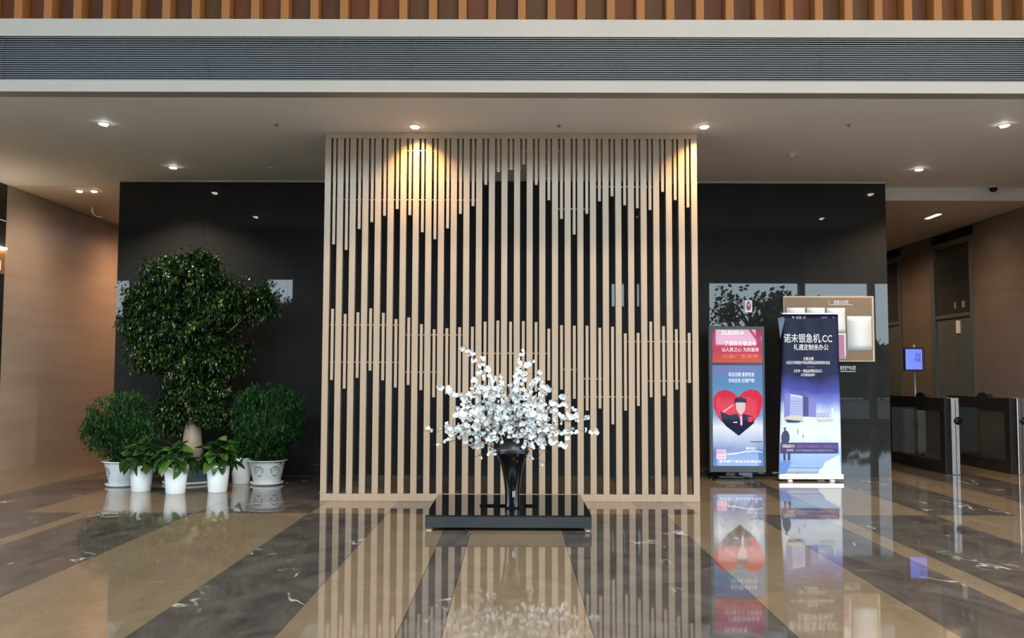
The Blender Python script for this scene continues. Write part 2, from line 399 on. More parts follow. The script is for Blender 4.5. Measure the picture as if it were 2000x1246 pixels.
# right side wall (lift lobby)
wr = MB().box(XR + .02, XR + .3, YB + .18, YE, 0, ZC + .1).build('wall_right', M['joint']); struct(wr, 'right side wall of brown marble slabs in the lift lobby', 'wall')
D1, D2 = (14.98, 16.5), (17.8, 19.3)
for (y0, y1) in ((YB + .2, 10.3), (10.3, 11.7), (11.7, 13.05), (13.05, 14.98), (16.5, 17.8), (19.3, YE)):
    for z0, z1 in ((0, 1.36), (1.36, 2.72), (2.72, ZC)):
        MB().box(XR, XR + .02, y0 + .001, y1 - .001, z0 + .001, z1 - .001).build('marble_panel', M['lobby_marble'], wr)
struct(MB().box(WR, XR + .3, YE - .1, YE, 0, ZL + .1).build('wall_lobby_end', M['lobby_marble']), 'far end wall of the lift lobby', 'wall')
TXT = []
for i, (y0, y1) in enumerate((D1, D2)):
    d = thing('door_%d' % (i + 1), (XR, (y0 + y1) / 2, 0), 'steel lift doorway nearest the turnstiles' if i == 0 else 'steel lift doorway deeper in the lobby, beside the black wall', 'lift door', kind='structure')
    zt = 3.74
    MB().box(XR - .03, XR + .03, y0, y0 + .1, 0, zt).build('door_jamb', M['steel_dark'], d)
    MB().box(XR - .03, XR + .03, y1 - .16, y1, 0, zt).build('door_jamb', M['steel_dark'], d)
    MB().box(XR - .028, XR + .03, y0 + .1, y1 - .16, zt - .1, zt).build('door_head', M['steel_dark'], d)
    MB().box(XR + .0, XR + .03, y0 + .1, y1 - .16, 2.46, zt - .1).build('transom_panel', M['black_side'], d)
    MB().box(XR - .02, XR + .02, y0 + .1, y1 - .16, 2.40, 2.46).build('door_lintel', M['steel_dark'], d)
    ym = y0 + .1 + (y1 - y0 - .26) * .38
    MB().box(XR + .01, XR + .03, y0 + .11, ym - .004, 0.01, 2.40).build('door_leaf', M['steel_dark'], d)
    MB().box(XR + .01, XR + .03, ym + .004, y1 - .17, 0.01, 2.40).build('door_leaf', M['steel_dark'], d)
    if i == 0:
        MB().box(XR - .008, XR + .01, ym - .06, ym + .06, 2.12, 2.34).build('floor_indicator', M['paper'], d)
        MB().box(XR - .008, XR + .004, ym - .25, ym - .17, 2.55, 2.66).build('emblem', M['gold_frame'], d)
        MB().box(XR - .008, XR + .004, ym + .05, ym + .1, 2.55, 2.66).build('emblem', M['gold_frame'], d)

# hall around the camera
for s_, nm in ((-1, 'left'), (1, 'right')):
    b_ = MB(); xa, xb = sorted((s_ * 14, s_ * 14.2))
    b_.box(xa, xb, YF, YB + .2, 5.2, 9.6); b_.box(xa, xb, YF, YB + .2, 0, .1)
    e_ = [YF] + [q for w_ in SIDE_FILL for q in w_[:2]] + [YB + .2]
    for k in range(0, len(e_), 2): b_.box(xa, xb, e_[k], e_[k + 1], .1, 5.2)
    struct(b_.build('wall_hall_' + nm, M['upper_wall']), nm + ' hall wall with added tall daylight openings, outside the frame', 'wall')
struct(MB().box(-14, XL - .1, YB, YB + .2, 0, ZC).build('wall_front_left', M['lobby_marble']), 'hall wall left of the opening', 'wall')
struct(MB().box(XR + .1, 14, YB, YB + .2, 0, ZC).build('wall_front_right', M['lobby_marble']), 'hall wall right of the opening', 'wall')
# facade with openings : build as grid of solid boxes
fx = sorted({-14.0, 14.0} | {q for w_ in WIN + CLER_FILL for q in w_[:2]}); fz = sorted({0.0, 9.6} | {q for w_ in WIN + CLER_FILL for q in w_[2:]})
fac = MB()
for a, b_ in zip(fx, fx[1:]):
    run = None
    for c, d in zip(fz, fz[1:]):
        mx_, mz_ = (a + b_) / 2, (c + d) / 2
        solid = not any(w_[0] < mx_ < w_[1] and w_[2] < mz_ < w_[3] for w_ in WIN + CLER_FILL)
        if solid: run = (run[0], d) if run else (c, d)
        if run and (not solid or d == 9.6): fac.box(a, b_, YF - .2, YF, run[0], run[1]); run = None
M['facade'] = mat('facade_panel', (.06, .055, .05), .6)
fo = fac.build('wall_facade', M['facade']); struct(fo, 'glazed entrance facade behind the camera, seen mirrored in the stone', 'wall')
# street outside
st_ = MB().box(-80, 80, -90, 60, -.3, -.06).build('pavement', noise_mat('outside_paving', (.45, .44, .42), (.52, .51, .49), 2, .8)); struct(st_, 'paving outside the entrance', 'ground')
sr = MB().box(-16, 45, -29, YF - .3, -.06, -.03).build('driveway', noise_mat('asphalt', (.04, .04, .042), (.06, .058, .058), 3, .85)); struct(sr, 'dark driveway in front of the entrance', 'ground')
hd = MB(); random.seed(3)
for k in range(2600):
    x = random.uniform(-45, 60); z = random.uniform(0, 3.4 + .5 * math.sin(x * .4) + .3 * math.sin(x * 1.3)); y = -30 + random.uniform(-.6, .6); s_ = random.uniform(.25, .5)
    a = Vector((random.uniform(-1, 1), random.uniform(-1, 1), random.uniform(-1, 1))).normalized() * s_
    b2 = a.orthogonal().normalized() * s_ * .6; p_ = Vector((x, y, z))
    hd.tri([p_ - a, p_ + b2, p_ + a, p_ - b2], [(0, 1, 2, 3)])
hd.box(-45, 60, -30.8, -30.3, 0, 3.2)
tag(hd.build('hedge', M['outside_leaf']), 'dark hedge across the street, seen only mirrored in the black stone', 'hedge', kind='stuff')
def street_tree(x, y, h, seed, label):
    random.seed(seed); r = thing('street_tree', (x, y, -.02), label, 'tree')
    tb = MB(); tb.tube([(x, y, -.02), (x + .05, y, h * .3), (x - .1, y, h * .6)], [.14, .11, .07], 8)
    lf = MB()
    for k in range(11):
        a = random.uniform(0, 6.28); L = random.uniform(1.0, 2.2); z0 = h * random.uniform(.35, .6)
        e = Vector((x + math.cos(a) * L, y + math.sin(a) * L, z0 + random.uniform(.3, 1.6)))
        mid = (Vector((x, y, z0)) + e) / 2 + Vector((0, 0, .25))
        tb.tube([(x, y, z0), mid, e], [.05, .035, .015], 5)
        for j in range(75):
            p_ = mid.lerp(e, random.random() ** .5) + Vector((random.gauss(0, .3), random.gauss(0, .3), random.gauss(0, .22)))
            q = Vector((random.uniform(-1, 1), random.uniform(-1, 1), random.uniform(-1, 1))).normalized() * .11
            w2 = q.orthogonal().normalized() * .07
            lf.tri([p_ - q, p_ + w2, p_ + q, p_ - w2], [(0, 1, 2, 3)])
    tb.build('trunk', M['outside_bark'], r); tag(lf.build('foliage', M['outside_leaf'], r), kind='stuff')
street_tree(8.6, -7.5, 6.2, 21, 'thin street tree outside the entrance, mirrored above the two banners')
street_tree(-12.5, -9.5, 6.0, 22, 'thin street tree outside, mirrored at the left end of the black wall')

# ------------------------------------------------------------------ slatted screen
XS0, XS1, YSC = -2.139, 2.047, 10.094
scr = thing('slatted_screen', ((XS0 + XS1) / 2, YSC, 0), 'tall champagne slatted room divider with hanging short slats in front of the black wall', 'screen')
TH = .08; WSL = .0705; PIT = (XS1 - XS0 - WSL) / 29
zt, zb = ZC - .066, .078
MB().chbox(XS0, XS1, YSC, YSC + TH, zt, ZC - .001, .003).build('top_rail', M['slat'], scr)
MB().chbox(XS0, XS1, YSC, YSC + TH, 0, zb, .003).build('bottom_rail', M['slat'], scr)
M['slat_side'] = mat('slat_side_shade', (.11, .085, .065), .5)  # darker side colour paints in the shade of the gaps between slats
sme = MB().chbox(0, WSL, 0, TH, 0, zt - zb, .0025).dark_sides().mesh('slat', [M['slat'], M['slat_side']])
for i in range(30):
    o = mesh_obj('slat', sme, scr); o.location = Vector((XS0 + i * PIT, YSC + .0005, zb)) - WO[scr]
tops = [912,956,792,738,688,635,683,817,872,787,674,612,444,345,328,285,445,565,712,835,672,574,535,605,628,642,500,565,622]
mid = [(603,742),(613,759),(610,738),(602,724),(611,743),(623,757),(620,752),(633,762),(643,776),(641,770),(639,768),(638,775),(628,760),(626,770),(628,780),
       (627,760),(629,765),(642,743),(635,761),(636,779),(636,802),(640,798),(638,829),(651,802),(650,793),(628,776),(637,773),(643,761),(650,748)]
SW = .034
for i in range(29):
    xc = XS0 + i * PIT + WSL + (PIT - WSL) / 2 + .002; px = 655 + i * 24.6
    zb_ = P(px, 250 + tops[i] / 4.018, YSC).z
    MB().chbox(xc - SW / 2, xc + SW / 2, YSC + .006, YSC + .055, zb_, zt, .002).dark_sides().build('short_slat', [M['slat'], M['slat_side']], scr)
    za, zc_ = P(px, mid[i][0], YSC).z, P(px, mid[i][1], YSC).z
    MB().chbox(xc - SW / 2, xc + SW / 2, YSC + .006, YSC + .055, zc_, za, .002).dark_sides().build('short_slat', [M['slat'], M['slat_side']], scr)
rods = [(730,1282,293.6),(648,932,389.3),(943,1018,328),(1048,1078,315),(1050,1082,347),(1088,1154,407.3),(1163,1278,363.7),
        (643,782,634.5),(790,905,654),(643,782,707.5),(790,855,727),(905,1075,690),(1222,1355,667),(1262,1352,744.5),(1128,1180,740),(1140,1248,775.5),(1100,1128,722)]
for a, b_, y in rods:
    A, B = P(a, y, YSC), P(b_, y, YSC); z = (A.z + B.z) / 2
    MB().tube([(A.x, YSC + .034, z), (B.x, YSC + .034, z)], .008, 8).build('cross_rod', M['rod'], scr)

# ------------------------------------------------------------------ platform, tray, vase, blossoms
pl = thing('display_platform', (-.05, 8.9, 0), 'low square black gloss platform on chrome feet in front of the slatted screen', 'platform')
x0, x1, y0, y1 = -.795, .695, 8.205, 9.605
MB().chbox(x0, x1, y0, y1, .028, .126, .004).build('body', M['black_side'], pl)
MB().box(x0 + .002, x1 - .002, y0 + .002, y1, .126, .14).build('top', M['black_glass'], pl)
for x in (x0 + .035, x1 - .035):
    for y in (y0 + .04, y1 - .04):
        fm = MB(); fm.box(x - .033, x + .033, y - .03, y + .03, .010, .028); fm.lathe((x, y, 0), [(.024, 0), (.026, .004), (.022, .010)], 16)
        fm.build('foot', M['chrome'], pl)
ty = thing('tray', (-.05, 8.86, .14), 'flat black tray lying on the platform behind the vase foot', 'tray')
A = P(937, 985, 8.76); B = P(1049, 985, 8.76)
MB().chbox(A.x, B.x, 8.76, 8.96, .140, .156, .002).build('plate', M['black_gloss'], ty)
MB().box(A.x + .02, B.x - .02, 8.78, 8.94, .156, .1585).build('inlay', M['black_glass'], ty)
MB().box(B.x - .17, B.x - .13, 8.757, 8.7605, .144, .152).build('emblem', M['chrome'], ty)
vc = F(1000.5, 987, .14); vx, vy = vc.x, 8.66
va = thing('flower_vase', (vx, vy, .14), 'tall black glazed trumpet vase holding white blossom branches on the platform', 'vase')
prof = [(.068, 0), (.071, .006), (.069, .03), (.068, .10), (.072, .18), (.083, .27), (.098, .35), (.115, .42), (.135, .47), (.160, .515), (.166, .535), (.158, .537), (.140, .50), (.11, .42)]
MB().lathe((vx, vy, .14), prof, 48).build('body', M['black_gloss'], va)
MB().lathe((vx, vy, .14), [(.155, .512), (.15, .56), (.11, .61), (.04, .64), (.005, .645)], 24).build('flower_foam', M['black_plastic'], va)
# writing on vase front: two small white strokes
vb = MB()
for dx, h_, w_ in ((-.004, .055, .006), (.012, .06, .004)):
    yy = vy - math.sqrt(.072 ** 2 - dx ** 2) - .0015
    vb.box(vx + dx + .008, vx + dx + .008 + w_, yy, yy + .002, .14 + .11, .14 + .11 + h_)
vb.build('painted_mark', M['white_print'], va)

fa = thing('blossom_arrangement', (vx, vy, .60), 'wide dome of white blossom branches standing in the black vase', 'flowers')
def blossom_mesh(seed):
    random.seed(seed); b = MB()
    for k in range(4):
        a = k * 1.57 + random.uniform(-.35, .35); L = random.uniform(.026, .042); W = L * .44; tl = random.uniform(.2, 1.0)
        d = Vector((math.cos(a) * math.cos(tl), math.sin(a) * math.cos(tl), math.sin(tl))); s_ = Vector((-math.sin(a), math.cos(a), 0))
        n_ = d.cross(s_); o_ = Vector((0, 0, 0))
        b.tri([o_, d * L * .5 + s_ * W, d * L * .5 - n_ * .004, d * L * .5 - s_ * W, d * L * .85 + s_ * W * .7, d * L + n_ * .003, d * L * .85 - s_ * W * .7],
              [(0, 2, 1), (0, 3, 2), (1, 2, 5, 4), (2, 3, 6, 5)], True)
    b.lathe((0, 0, .002), [(.004, 0), (.005, .006), (.001, .010)], 6)
    return b.mesh('blossom', M['petal'])
bms = [blossom_mesh(50 + k) for k in range(6)]
random.seed(11)
nbr = 100; ntot = 0; stuff_b = MB()
tipz = []
base = Vector((vx, vy, .66))
def dome(phi):   # max radius (metres) for angle phi from horizontal in the picture plane
    return 1
extra = [(828,842),(868,758),(905,672),(1022,682),(1174,844),(1158,815),(845,868),(1065,905),(925,893),(1112,868),(850,752),(938,700),(1040,700)]
for k in range(nbr):
    if k < len(extra):
        tip = P(extra[k][0], extra[k][1], vy - random.uniform(0, .12))
    else:
        # sample inside the dome outline px
        u = random.uniform(-1, 1); 
        ang = math.pi * random.random()
        rr = math.sqrt(random.uniform(.12, 1.0))
        px = 1003 + 142 * math.cos(ang) * rr; top = 868 + 14 * abs(math.cos(ang)) - 158 * math.sin(ang) ** .8 * rr
        depth = random.uniform(-1, 1) * .34 * math.sqrt(max(.1, 1 - ((px - 1003) / 160) ** 2))
        tip = P(px, top, vy - .06 + depth * .9)
    st0 = base + Vector((random.uniform(-.07, .07), random.uniform(-.06, .06), -.02))
    d = tip - st0; L = d.length
    m1 = st0 + d * .35 + Vector((0, 0, .10 * L)); m2 = st0 + d * .7 + Vector((random.gauss(0, .01), random.gauss(0, .01), .09 * L))
    path = [st0, m1, m2, tip]
    br = MB().tube(path, [.0035, .003, .0025, .0015], 5).build('branch', M['twig'], fa)
    sb_ = MB()
    for j in range(2):
        f_ = random.uniform(.45, .85); q0 = m1.lerp(tip, f_); q1 = q0 + Vector((random.gauss(0, .05), random.gauss(-.02, .03), random.uniform(.02, .09)))
        sb_.tube([q0, q1], [.0018, .001], 4)
    sb_.build('side_twig', M['twig'], br)
    nf = max(3, int(L * 12))
    for j in range(nf):
        t_ = .30 + .70 * (j + random.random() * .6) / nf
        t_ = min(t_, 1); s_ = t_ * 3; i_ = min(2, int(s_)); f_ = s_ - i_
        p_ = path[i_].lerp(path[i_ + 1], f_)
        p_ = p_ + Vector((random.gauss(0, .013), random.gauss(0, .013) - .008, random.gauss(0, .013)))
        R = Vector((random.gauss(0, .6), -1 + random.gauss(0, .5), random.gauss(.25, .6))).to_track_quat('Z', 'Y')
        sz = random.uniform(.75, 1.3)
        nearness = p_.y < vy
        if ntot < 292 and nearness and (j % 2 == 0 or k < 13):
            o = mesh_obj('blossom', bms[ntot % 6], br); o.location = p_ - WO[br]; o.rotation_mode = 'QUATERNION'
            from mathutils import Quaternion
            o.rotation_quaternion = R @ Quaternion((0, 0, 1), random.uniform(0, 6.28)); o.scale = (sz,) * 3; ntot += 1
        else:
            me = bms[random.randrange(6)]; rot = (R @ Vector((0, 0, 1)), )
            q = R; n = len(stuff_b.v)
            for v_ in me.vertices: stuff_b.v.append(tuple(q @ (v_.co * sz) + p_))
            for pg in me.polygons: stuff_b.face(tuple(n + i for i in pg.vertices), True)
tag(stuff_b.build('small_blossoms', M['petal'], fa), kind='stuff')

# ------------------------------------------------------------------ plants
def leaf_quad(b, p_, d, L, W, fold=.25):
    d = d.normalized(); s_ = d.cross(Vector((0, 0, 1)))
    if s_.length < .05: s_ = Vector((1, 0, 0))
    s_.normalize(); n_ = s_.cross(d)
    b.tri([p_, p_ + d * L * .45 + s_ * W + n_ * W * fold, p_ + d * L + n_ * (-.12 * L), p_ + d * L * .45 - s_ * W + n_ * W * fold, p_ + d * L * .5],
          [(0, 4, 1), (1, 4, 2), (0, 3, 4), (3, 2, 4)])
RND = random.Random(77)
def rdir(zb_=0):
    return Vector((RND.gauss(0, 1), RND.gauss(0, 1), RND.gauss(zb_, 1))).normalized()

def round_pot(c, rt, rb, h, parent, m_, rim=.02, saucer=True, name='pot'):
    z0 = .03 if saucer else 0
    prof = [(rb - .004, z0), (rb, z0 + .006), (rb + (rt - rb) * .35, z0 + h * .3), (rt - .012, h - .02), (rt - .010, h - .012), (rt + rim, h - .010), (rt + rim, h), (rt - .004, h), (rt - .02, h - .03)]
    MB().lathe((c.x, c.y, 0), prof, 40).build(name, m_, parent)
    if saucer:
        MB().lathe((c.x, c.y, 0), [(rb + .0, 0), (rb + .03, .004), (rb + .045, .034), (rb + .040, .034), (rb + .01, .012)], 40).build('saucer', M['white_plastic'], parent)
    MB().lathe((c.x, c.y, 0), [(.01, h - .035), (rt - .018, h - .032), (rt - .019, h - .028), (.01, h - .02)], 24).build('soil', M['soil'], parent)

# big ficus
yt = 11.72; tc_ = P(372, 945, yt); fc = Vector((tc_.x, yt, 0)); fc.x = P(368, 900, yt).x
fi = thing('potted_ficus_tree', (fc.x, fc.y, 0), 'tall ficus tree with a dense dark crown and pale trunk in a slate blue pot', 'tree')
round_pot(fc, .33, .27, .36, fi, M['blue_pot'])
tt = P(377, 800, yt)
tk = MB(); tk.tube([(tt.x + .01, yt, .30), (tt.x, yt, .50), (tt.x, yt, .70), (tt.x, yt, .92), (tt.x - .01, yt, 1.2)], [.14, .125, .105, .095, .07], 14)
trunk = tk.build('trunk', M['bark'], fi)
fol = MB(); bd = 0
clus = [(372,545,95,50,.50),(300,590,62,55,.4),(440,600,66,58,.45),(508,590,42,40,.25),(372,640,112,58,.55),(305,690,52,45,.4),(435,690,62,52,.45),
        (372,700,95,50,.5),(385,755,78,48,.45),(405,800,62,36,.35),(340,790,46,40,.35),(270,620,34,80,.25),(330,520,50,24,.3),(395,510,40,22,.25),(345,825,34,32,.2),(420,815,30,25,.2)]
for (cx, cy_, rx, ry, rd) in clus:
    c = P(cx, cy_, yt); RX = rx / FOC * yt; RZ = ry / FOC * yt
    s0 = Vector((tt.x, yt, RND.uniform(.95, 1.35))) if cy_ < 780 else Vector((tt.x, yt, .9))
    md = s0.lerp(c, .5) + Vector((0, 0, .08))
    MB().tube([s0, md, c], [.02, .012, .004], 7).build('branch', M['bark'], fi)
    nl = int(4600 * rx * ry / 5000 + 300); ntw = max(8, nl // 26)
    for k in range(ntw):
        u = rdir() * (RND.random() ** (1 / 2.2)) * RND.uniform(.8, 1.22)
        tip = c + Vector((u.x * RX, u.y * rd, u.z * RZ))
        tw = c.lerp(tip, .45)
        fol_dir = (tip - tw)
        for j in range(26):
            p_ = tw.lerp(tip, RND.random()) + rdir() * RND.uniform(0, .085)
            d = (fol_dir.normalized() * .6 + rdir() * .8 + Vector((0, 0, -.55)))
            leaf_quad(fol, p_, d, RND.uniform(.05, .08), RND.uniform(.014, .020), .5)
tag(fol.build('foliage', M['ficus'], fi), kind='stuff')
sh = MB()
for k in range(90):   # twigs inside crown
    cx, cy_, rx, ry, rd = clus[k % len(clus)]; c = P(cx, cy_, yt); u = rdir() * .8
    sh.tube([c, c + Vector((u.x * rx / FOC * yt, u.y * rd, u.z * ry / FOC * yt))], [.005, .002], 4)
tag(sh.build('twigs', M['bark'], fi), kind='stuff')

def shrub(name, cpx, cy0, pot_rt, pot_rb, pot_h, fol_el, label, seed, emblem=False):
    RND.seed(seed)
    c = Vector((P(cpx, 950, cy0).x, cy0, 0))
    r = thing(name, (c.x, c.y, 0), label, 'plant')
    round_pot(c, pot_rt, pot_rb, pot_h, r, M['white_plastic'])
    b = MB(); stx = MB()
    for (cx, cy_, rx, ry, rd) in fol_el:
        e = P(cx, cy_, cy0); RX = rx / FOC * cy0; RZ = ry / FOC * cy0
        for k in range(int(rx * ry / 15)):
            u = rdir() * (RND.random() ** (1 / 3))
            tip = e + Vector((u.x * RX, u.y * rd, u.z * RZ))
            root = c + Vector((RND.gauss(0, .05), RND.gauss(0, .05), pot_h))
            if k % 4 == 0: stx.tube([root, root.lerp(tip, .5) + Vector((0, 0, .05)), tip], [.005, .004, .002], 4)
            for j in range(12):
                d = rdir(.15)
                leaf_quad(b, tip + rdir() * .035, d, RND.uniform(.05, .085), RND.uniform(.006, .011), .4)
    tag(b.build('foliage', M['shrub'], r), kind='stuff'); tag(stx.build('stems', M['stem'], r), kind='stuff')
    return r, c
s1, c_ = shrub('potted_shrub', 240, 11.40, .235, .165, .31, [(235,820,62,50,.38),(195,850,34,36,.3),(268,850,45,50,.35),(245,785,40,18,.25),(225,880,30,22,.2),(180,835,16,22,.15)],
               'bushy dark green shrub in a white pot beside the beige corridor wall', 5)
s2, c_2 = shrub('potted_shrub', 521, 11.60, .235, .165, .31, [(528,830,66,62,.42),(480,830,34,45,.3),(570,815,30,50,.3),(525,775,55,22,.3),(520,880,48,25,.3),(480,790,25,25,.2)],
                'bushy dark green shrub in a white pot with round printed crests, nearest the screen', 6)
# printed crests on the shrub pots
def crest(parent, c, rt, rb, h, ang0, zc0, R):
    b = MB()
    def pt(u, v_):   # u along surface, v up (metres)
        z = zc0 + v_; r_ = rb + (rt - .012 - rb) * (z / h) ** .8 + .004; a = ang0 + u / r_
        return (c.x + r_ * math.sin(a), c.y - r_ * math.cos(a), z)
    def stroke(f, n, wd):
        for i in range(n):
            (u0, v0), (u1, v1) = f(i / n), f((i + 1) / n)
            d = Vector((u1 - u0, v1 - v0, 0)).normalized(); nx_, ny_ = -d.y * wd, d.x * wd
            b.tri([pt(u0 - nx_, v0 - ny_), pt(u1 - nx_, v1 - ny_), pt(u1 + nx_, v1 + ny_), pt(u0 + nx_, v0 + ny_)], [(0, 1, 2, 3)])
    stroke(lambda t_: (R * math.cos(-.9 + t_ * 5), R * .85 * math.sin(-.9 + t_ * 5)), 22, .004)
    stroke(lambda t_: (-R * .5 + R * t_, -R * .3 + R * .55 * math.sin(t_ * 3) + R * .2 * t_), 10, .003)
    stroke(lambda t_: (-R * .4 + R * 1.0 * t_, -R * 1.15), 4, .004)
    b.build('printed_crest', M['ink'], parent)
crest(s2, c_2, .235, .165, .31, -.25, .19, .055); crest(s2, c_2, .235, .165, .31, .75, .19, .055)
crest(s1, c_, .235, .165, .31, -.7, .19, .05)

# broad leaved plants in scalloped white pots
def leaf_mesh(seed, L=.17, W=.055):
    random.seed(seed); b = MB(); n = 7; rows = []
    cv = random.uniform(.25, .55)
    for i in range(n + 1):
        t_ = i / n; w_ = W * (math.sin(math.pi * t_ ** .6) ** .75 if 0 < t_ < 1 else 0.0)
        y = L * t_; z = -cv * L * t_ * t_ + .012
        rows.append([(-w_, y - .0, z + w_ * .28), (0, y, z), (w_, y, z + w_ * .28)])
    for r_ in rows: b.v += r_
    for i in range(n):
        a = i * 3; b.face((a, a + 1, a + 4, a + 3), True); b.face((a + 1, a + 2, a + 5, a + 4), True)
    return b.mesh('leaf', M['pothos'])
lms = [leaf_mesh(200 + k, L, W) for k, (L, W) in enumerate(((.15, .058), (.13, .054), (.16, .056), (.11, .048), (.14, .062)))]
def pothos(px, pyb, label, seed, w=.88, top_h=.31, rt=.135, rb=.108, nleaf=66, spread=.32, hh=.22):
    R_ = random.Random(seed)
    f = F(px, pyb); c = Vector((f.x, f.y + rb, 0))
    r = thing('potted_broadleaf_plant', (c.x, c.y, 0), label, 'plant')
    wave = lambda a, t_: (.012 * abs(math.sin(a * 6)) - .006) if t_ in (3, 4, 5) else 0
    MB().lathe((c.x, c.y, 0), [(rb - .004, 0), (rb, .005), (rb + (rt - rb) * .7, top_h * .7), (rt, top_h - .02), (rt + .006, top_h), (rt, top_h), (rt - .012, top_h - .05)], 72, True, wave).build('pot', M['white_plastic'], r)
    MB().lathe((c.x, c.y, 0), [(.01, top_h - .06), (rt - .012, top_h - .055), (.01, top_h - .045)], 24).build('soil', M['soil'], r)
    pet = MB()
    for k in range(nleaf):
        a = 2 * math.pi * (k * .381966) + R_.uniform(-.2, .2); q = (k + .5) / nleaf
        rr = spread * math.sqrt(q) * R_.uniform(.55, 1.0); hz = top_h + hh * (1 - q ** 1.2) * R_.uniform(.6, 1.1) + .015
        bp = c + Vector((math.cos(a) * rr * .55, math.sin(a) * rr * .55, hz))
        el = (.8 - 1.6 * q) + R_.uniform(-.5, .5); a2 = a + R_.gauss(0, .5)
        d = Vector((math.cos(a2) * math.cos(el), math.sin(a2) * math.cos(el), math.sin(el)))
        pet.tube([c + Vector((R_.gauss(0, .03), R_.gauss(0, .03), top_h - .05)), bp + Vector((0, 0, -.03)), bp + d * .01], [.0035, .003, .0025], 5)
        o = mesh_obj('leaf', lms[R_.randrange(5)], r); o.location = bp - WO[r]
        xax = d.cross(Vector((0, 0, 1))).normalized(); zax = xax.cross(d)
        rm = Matrix((xax, d, zax)).transposed() @ Matrix.Rotation(R_.gauss(0, .4), 3, 'Y'); o.rotation_euler = rm.to_euler(); s_ = R_.uniform(.85, 1.25); o.scale = (s_,) * 3
    pet.build('petioles', M['stem'], r)
    return r
G = None
pothos(268, 962, 'broad-leaved plant in a bright white scalloped pot, leftmost of the front pots', 31)
pothos(336, 966, 'broad-leaved plant in a bright white scalloped pot, middle of the three front pots', 32)
pothos(419, 963, 'broad-leaved plant in a bright white scalloped pot, rightmost of the three front pots', 33)
pothos(466, 946, 'broad-leaved plant in a shaded white pot set back beside the crest-printed pot', 34, top_h=.33, rt=.135, rb=.108, spread=.2, nleaf=26, hh=.16)

# ------------------------------------------------------------------ text helper
def text(s_, size, m_, parent, x, y, z, name='printed_text', align='CENTER', ext=.0006, face='front', sx=1, bold=0, rot=0):
    cu = bpy.data.curves.new('t', 'FONT'); cu.body = s_; cu.size = size; cu.align_x = align; cu.align_y = 'CENTER'; cu.extrude = ext; cu.resolution_u = 2
    cu.offset = bold
    ob = bpy.data.objects.new('t', cu); COL.objects.link(ob)
    bpy.context.view_layer.update()
    me = bpy.data.meshes.new_from_object(ob.evaluated_get(bpy.context.evaluated_depsgraph_get()))
    bpy.data.objects.remove(ob)
    Rm = Matrix.Rotation(math.radians(90), 4, 'X')
    if face == 'left': Rm = Matrix.Rotation(math.radians(90), 4, 'Z') @ Rm      # readable from +x side (wall at -x)
    if face == 'right': Rm = Matrix.Rotation(math.radians(-90), 4, 'Z') @ Rm
    me.transform(Rm @ Matrix.Rotation(rot, 4, 'Z') @ Matrix.Diagonal((sx, 1, 1, 1)))
    me.materials.clear(); me.materials.append(m_)
    o = mesh_obj(name, me, parent); o.location = Vector((x, y, z)) - (WO[parent] if parent is not None else Vector((0, 0, 0)))
    return o

def flat(parent, pts, y, name, m_, th=.001):   # printed shape: outline in px, on plane y
    q = [P(a, b_, y) for a, b_ in pts]
    return MB().prism([(v_.x, v_.z) for v_ in q], y - th, y).build(name, m_, parent, fix=True)

# ------------------------------------------------------------------ digital signage stand
YLC = 12.22
lc = thing('digital_poster_stand', (P(1438, 930, YLC).x, YLC, 0), 'upright dark framed display stand with red screen above a blue heart poster', 'display stand')
def pbox(x0, y0_, x1, y1_, Y, th, name, m_, parent, ch=.004):
    A, B = P(x0, y0_, Y), P(x1, y1_, Y)
    a = P((x0 + x1) / 2, y0_, Y).z; b2 = P((x0 + x1) / 2, y1_, Y).z
    xm0 = P(x0, (y0_ + y1_) / 2, Y).x; xm1 = P(x1, (y0_ + y1_) / 2, Y).x
    return MB().chbox(xm0, xm1, Y, Y + th, b2, a, ch).build(name, m_, parent)
M['lcd_frame'] = mat('slate_frame', (.045, .055, .075), .3)
pbox(1385, 637, 1495, 923, YLC, .07, 'cabinet', M['lcd_frame'], lc, .008)
def grad_mat(name, stops, z0, z1, rough, emit=0):
    m_ = mat(name, (1, 1, 1), rough); t, b = nodes(m_)
    g = t.nodes.new('ShaderNodeNewGeometry'); s_ = t.nodes.new('ShaderNodeSeparateXYZ'); t.links.new(g.outputs['Position'], s_.inputs[0])
    mr = t.nodes.new('ShaderNodeMapRange'); mr.inputs[1].default_value = z0; mr.inputs[2].default_value = z1
    n = N(t, 'ShaderNodeTexNoise', Scale=2.5, Detail=3); t.links.new(g.outputs['Position'], n.inputs['Vector'])
    ad = N(t, 'ShaderNodeMath', operation='MULTIPLY_ADD'); t.links.new(n.outputs['Fac'], ad.inputs[0]); ad.inputs[1].default_value = .14; 
    t.links.new(s_.outputs['Z'], mr.inputs[0]); t.links.new(mr.outputs[0], ad.inputs[2])
    sb = N(t, 'ShaderNodeMath', operation='SUBTRACT'); t.links.new(ad.outputs[0], sb.inputs[0]); sb.inputs[1].default_value = .07
    c = ramp(t, sb.outputs[0], stops); t.links.new(c, b.inputs['Base Color'])
    if emit: t.links.new(c, b.inputs['Emission Color']); b.inputs['Emission Strength'].default_value = emit
    return m_
zA, zB = P(1440, 708, YLC).z, P(1440, 643, YLC).z
M['scr_red'] = grad_mat('red_screen', [(0, (.55, .10, .08)), (.35, (.45, .05, .10)), (.7, (.42, .06, .16)), (1, (.30, .03, .07))], zA, zB, .02, .3)
pbox(1391.5, 643.5, 1488, 708, YLC - .003, .003, 'upper_screen', M['scr_red'], lc, .0005)
zA, zB = P(1440, 910, YLC).z, P(1440, 713, YLC).z
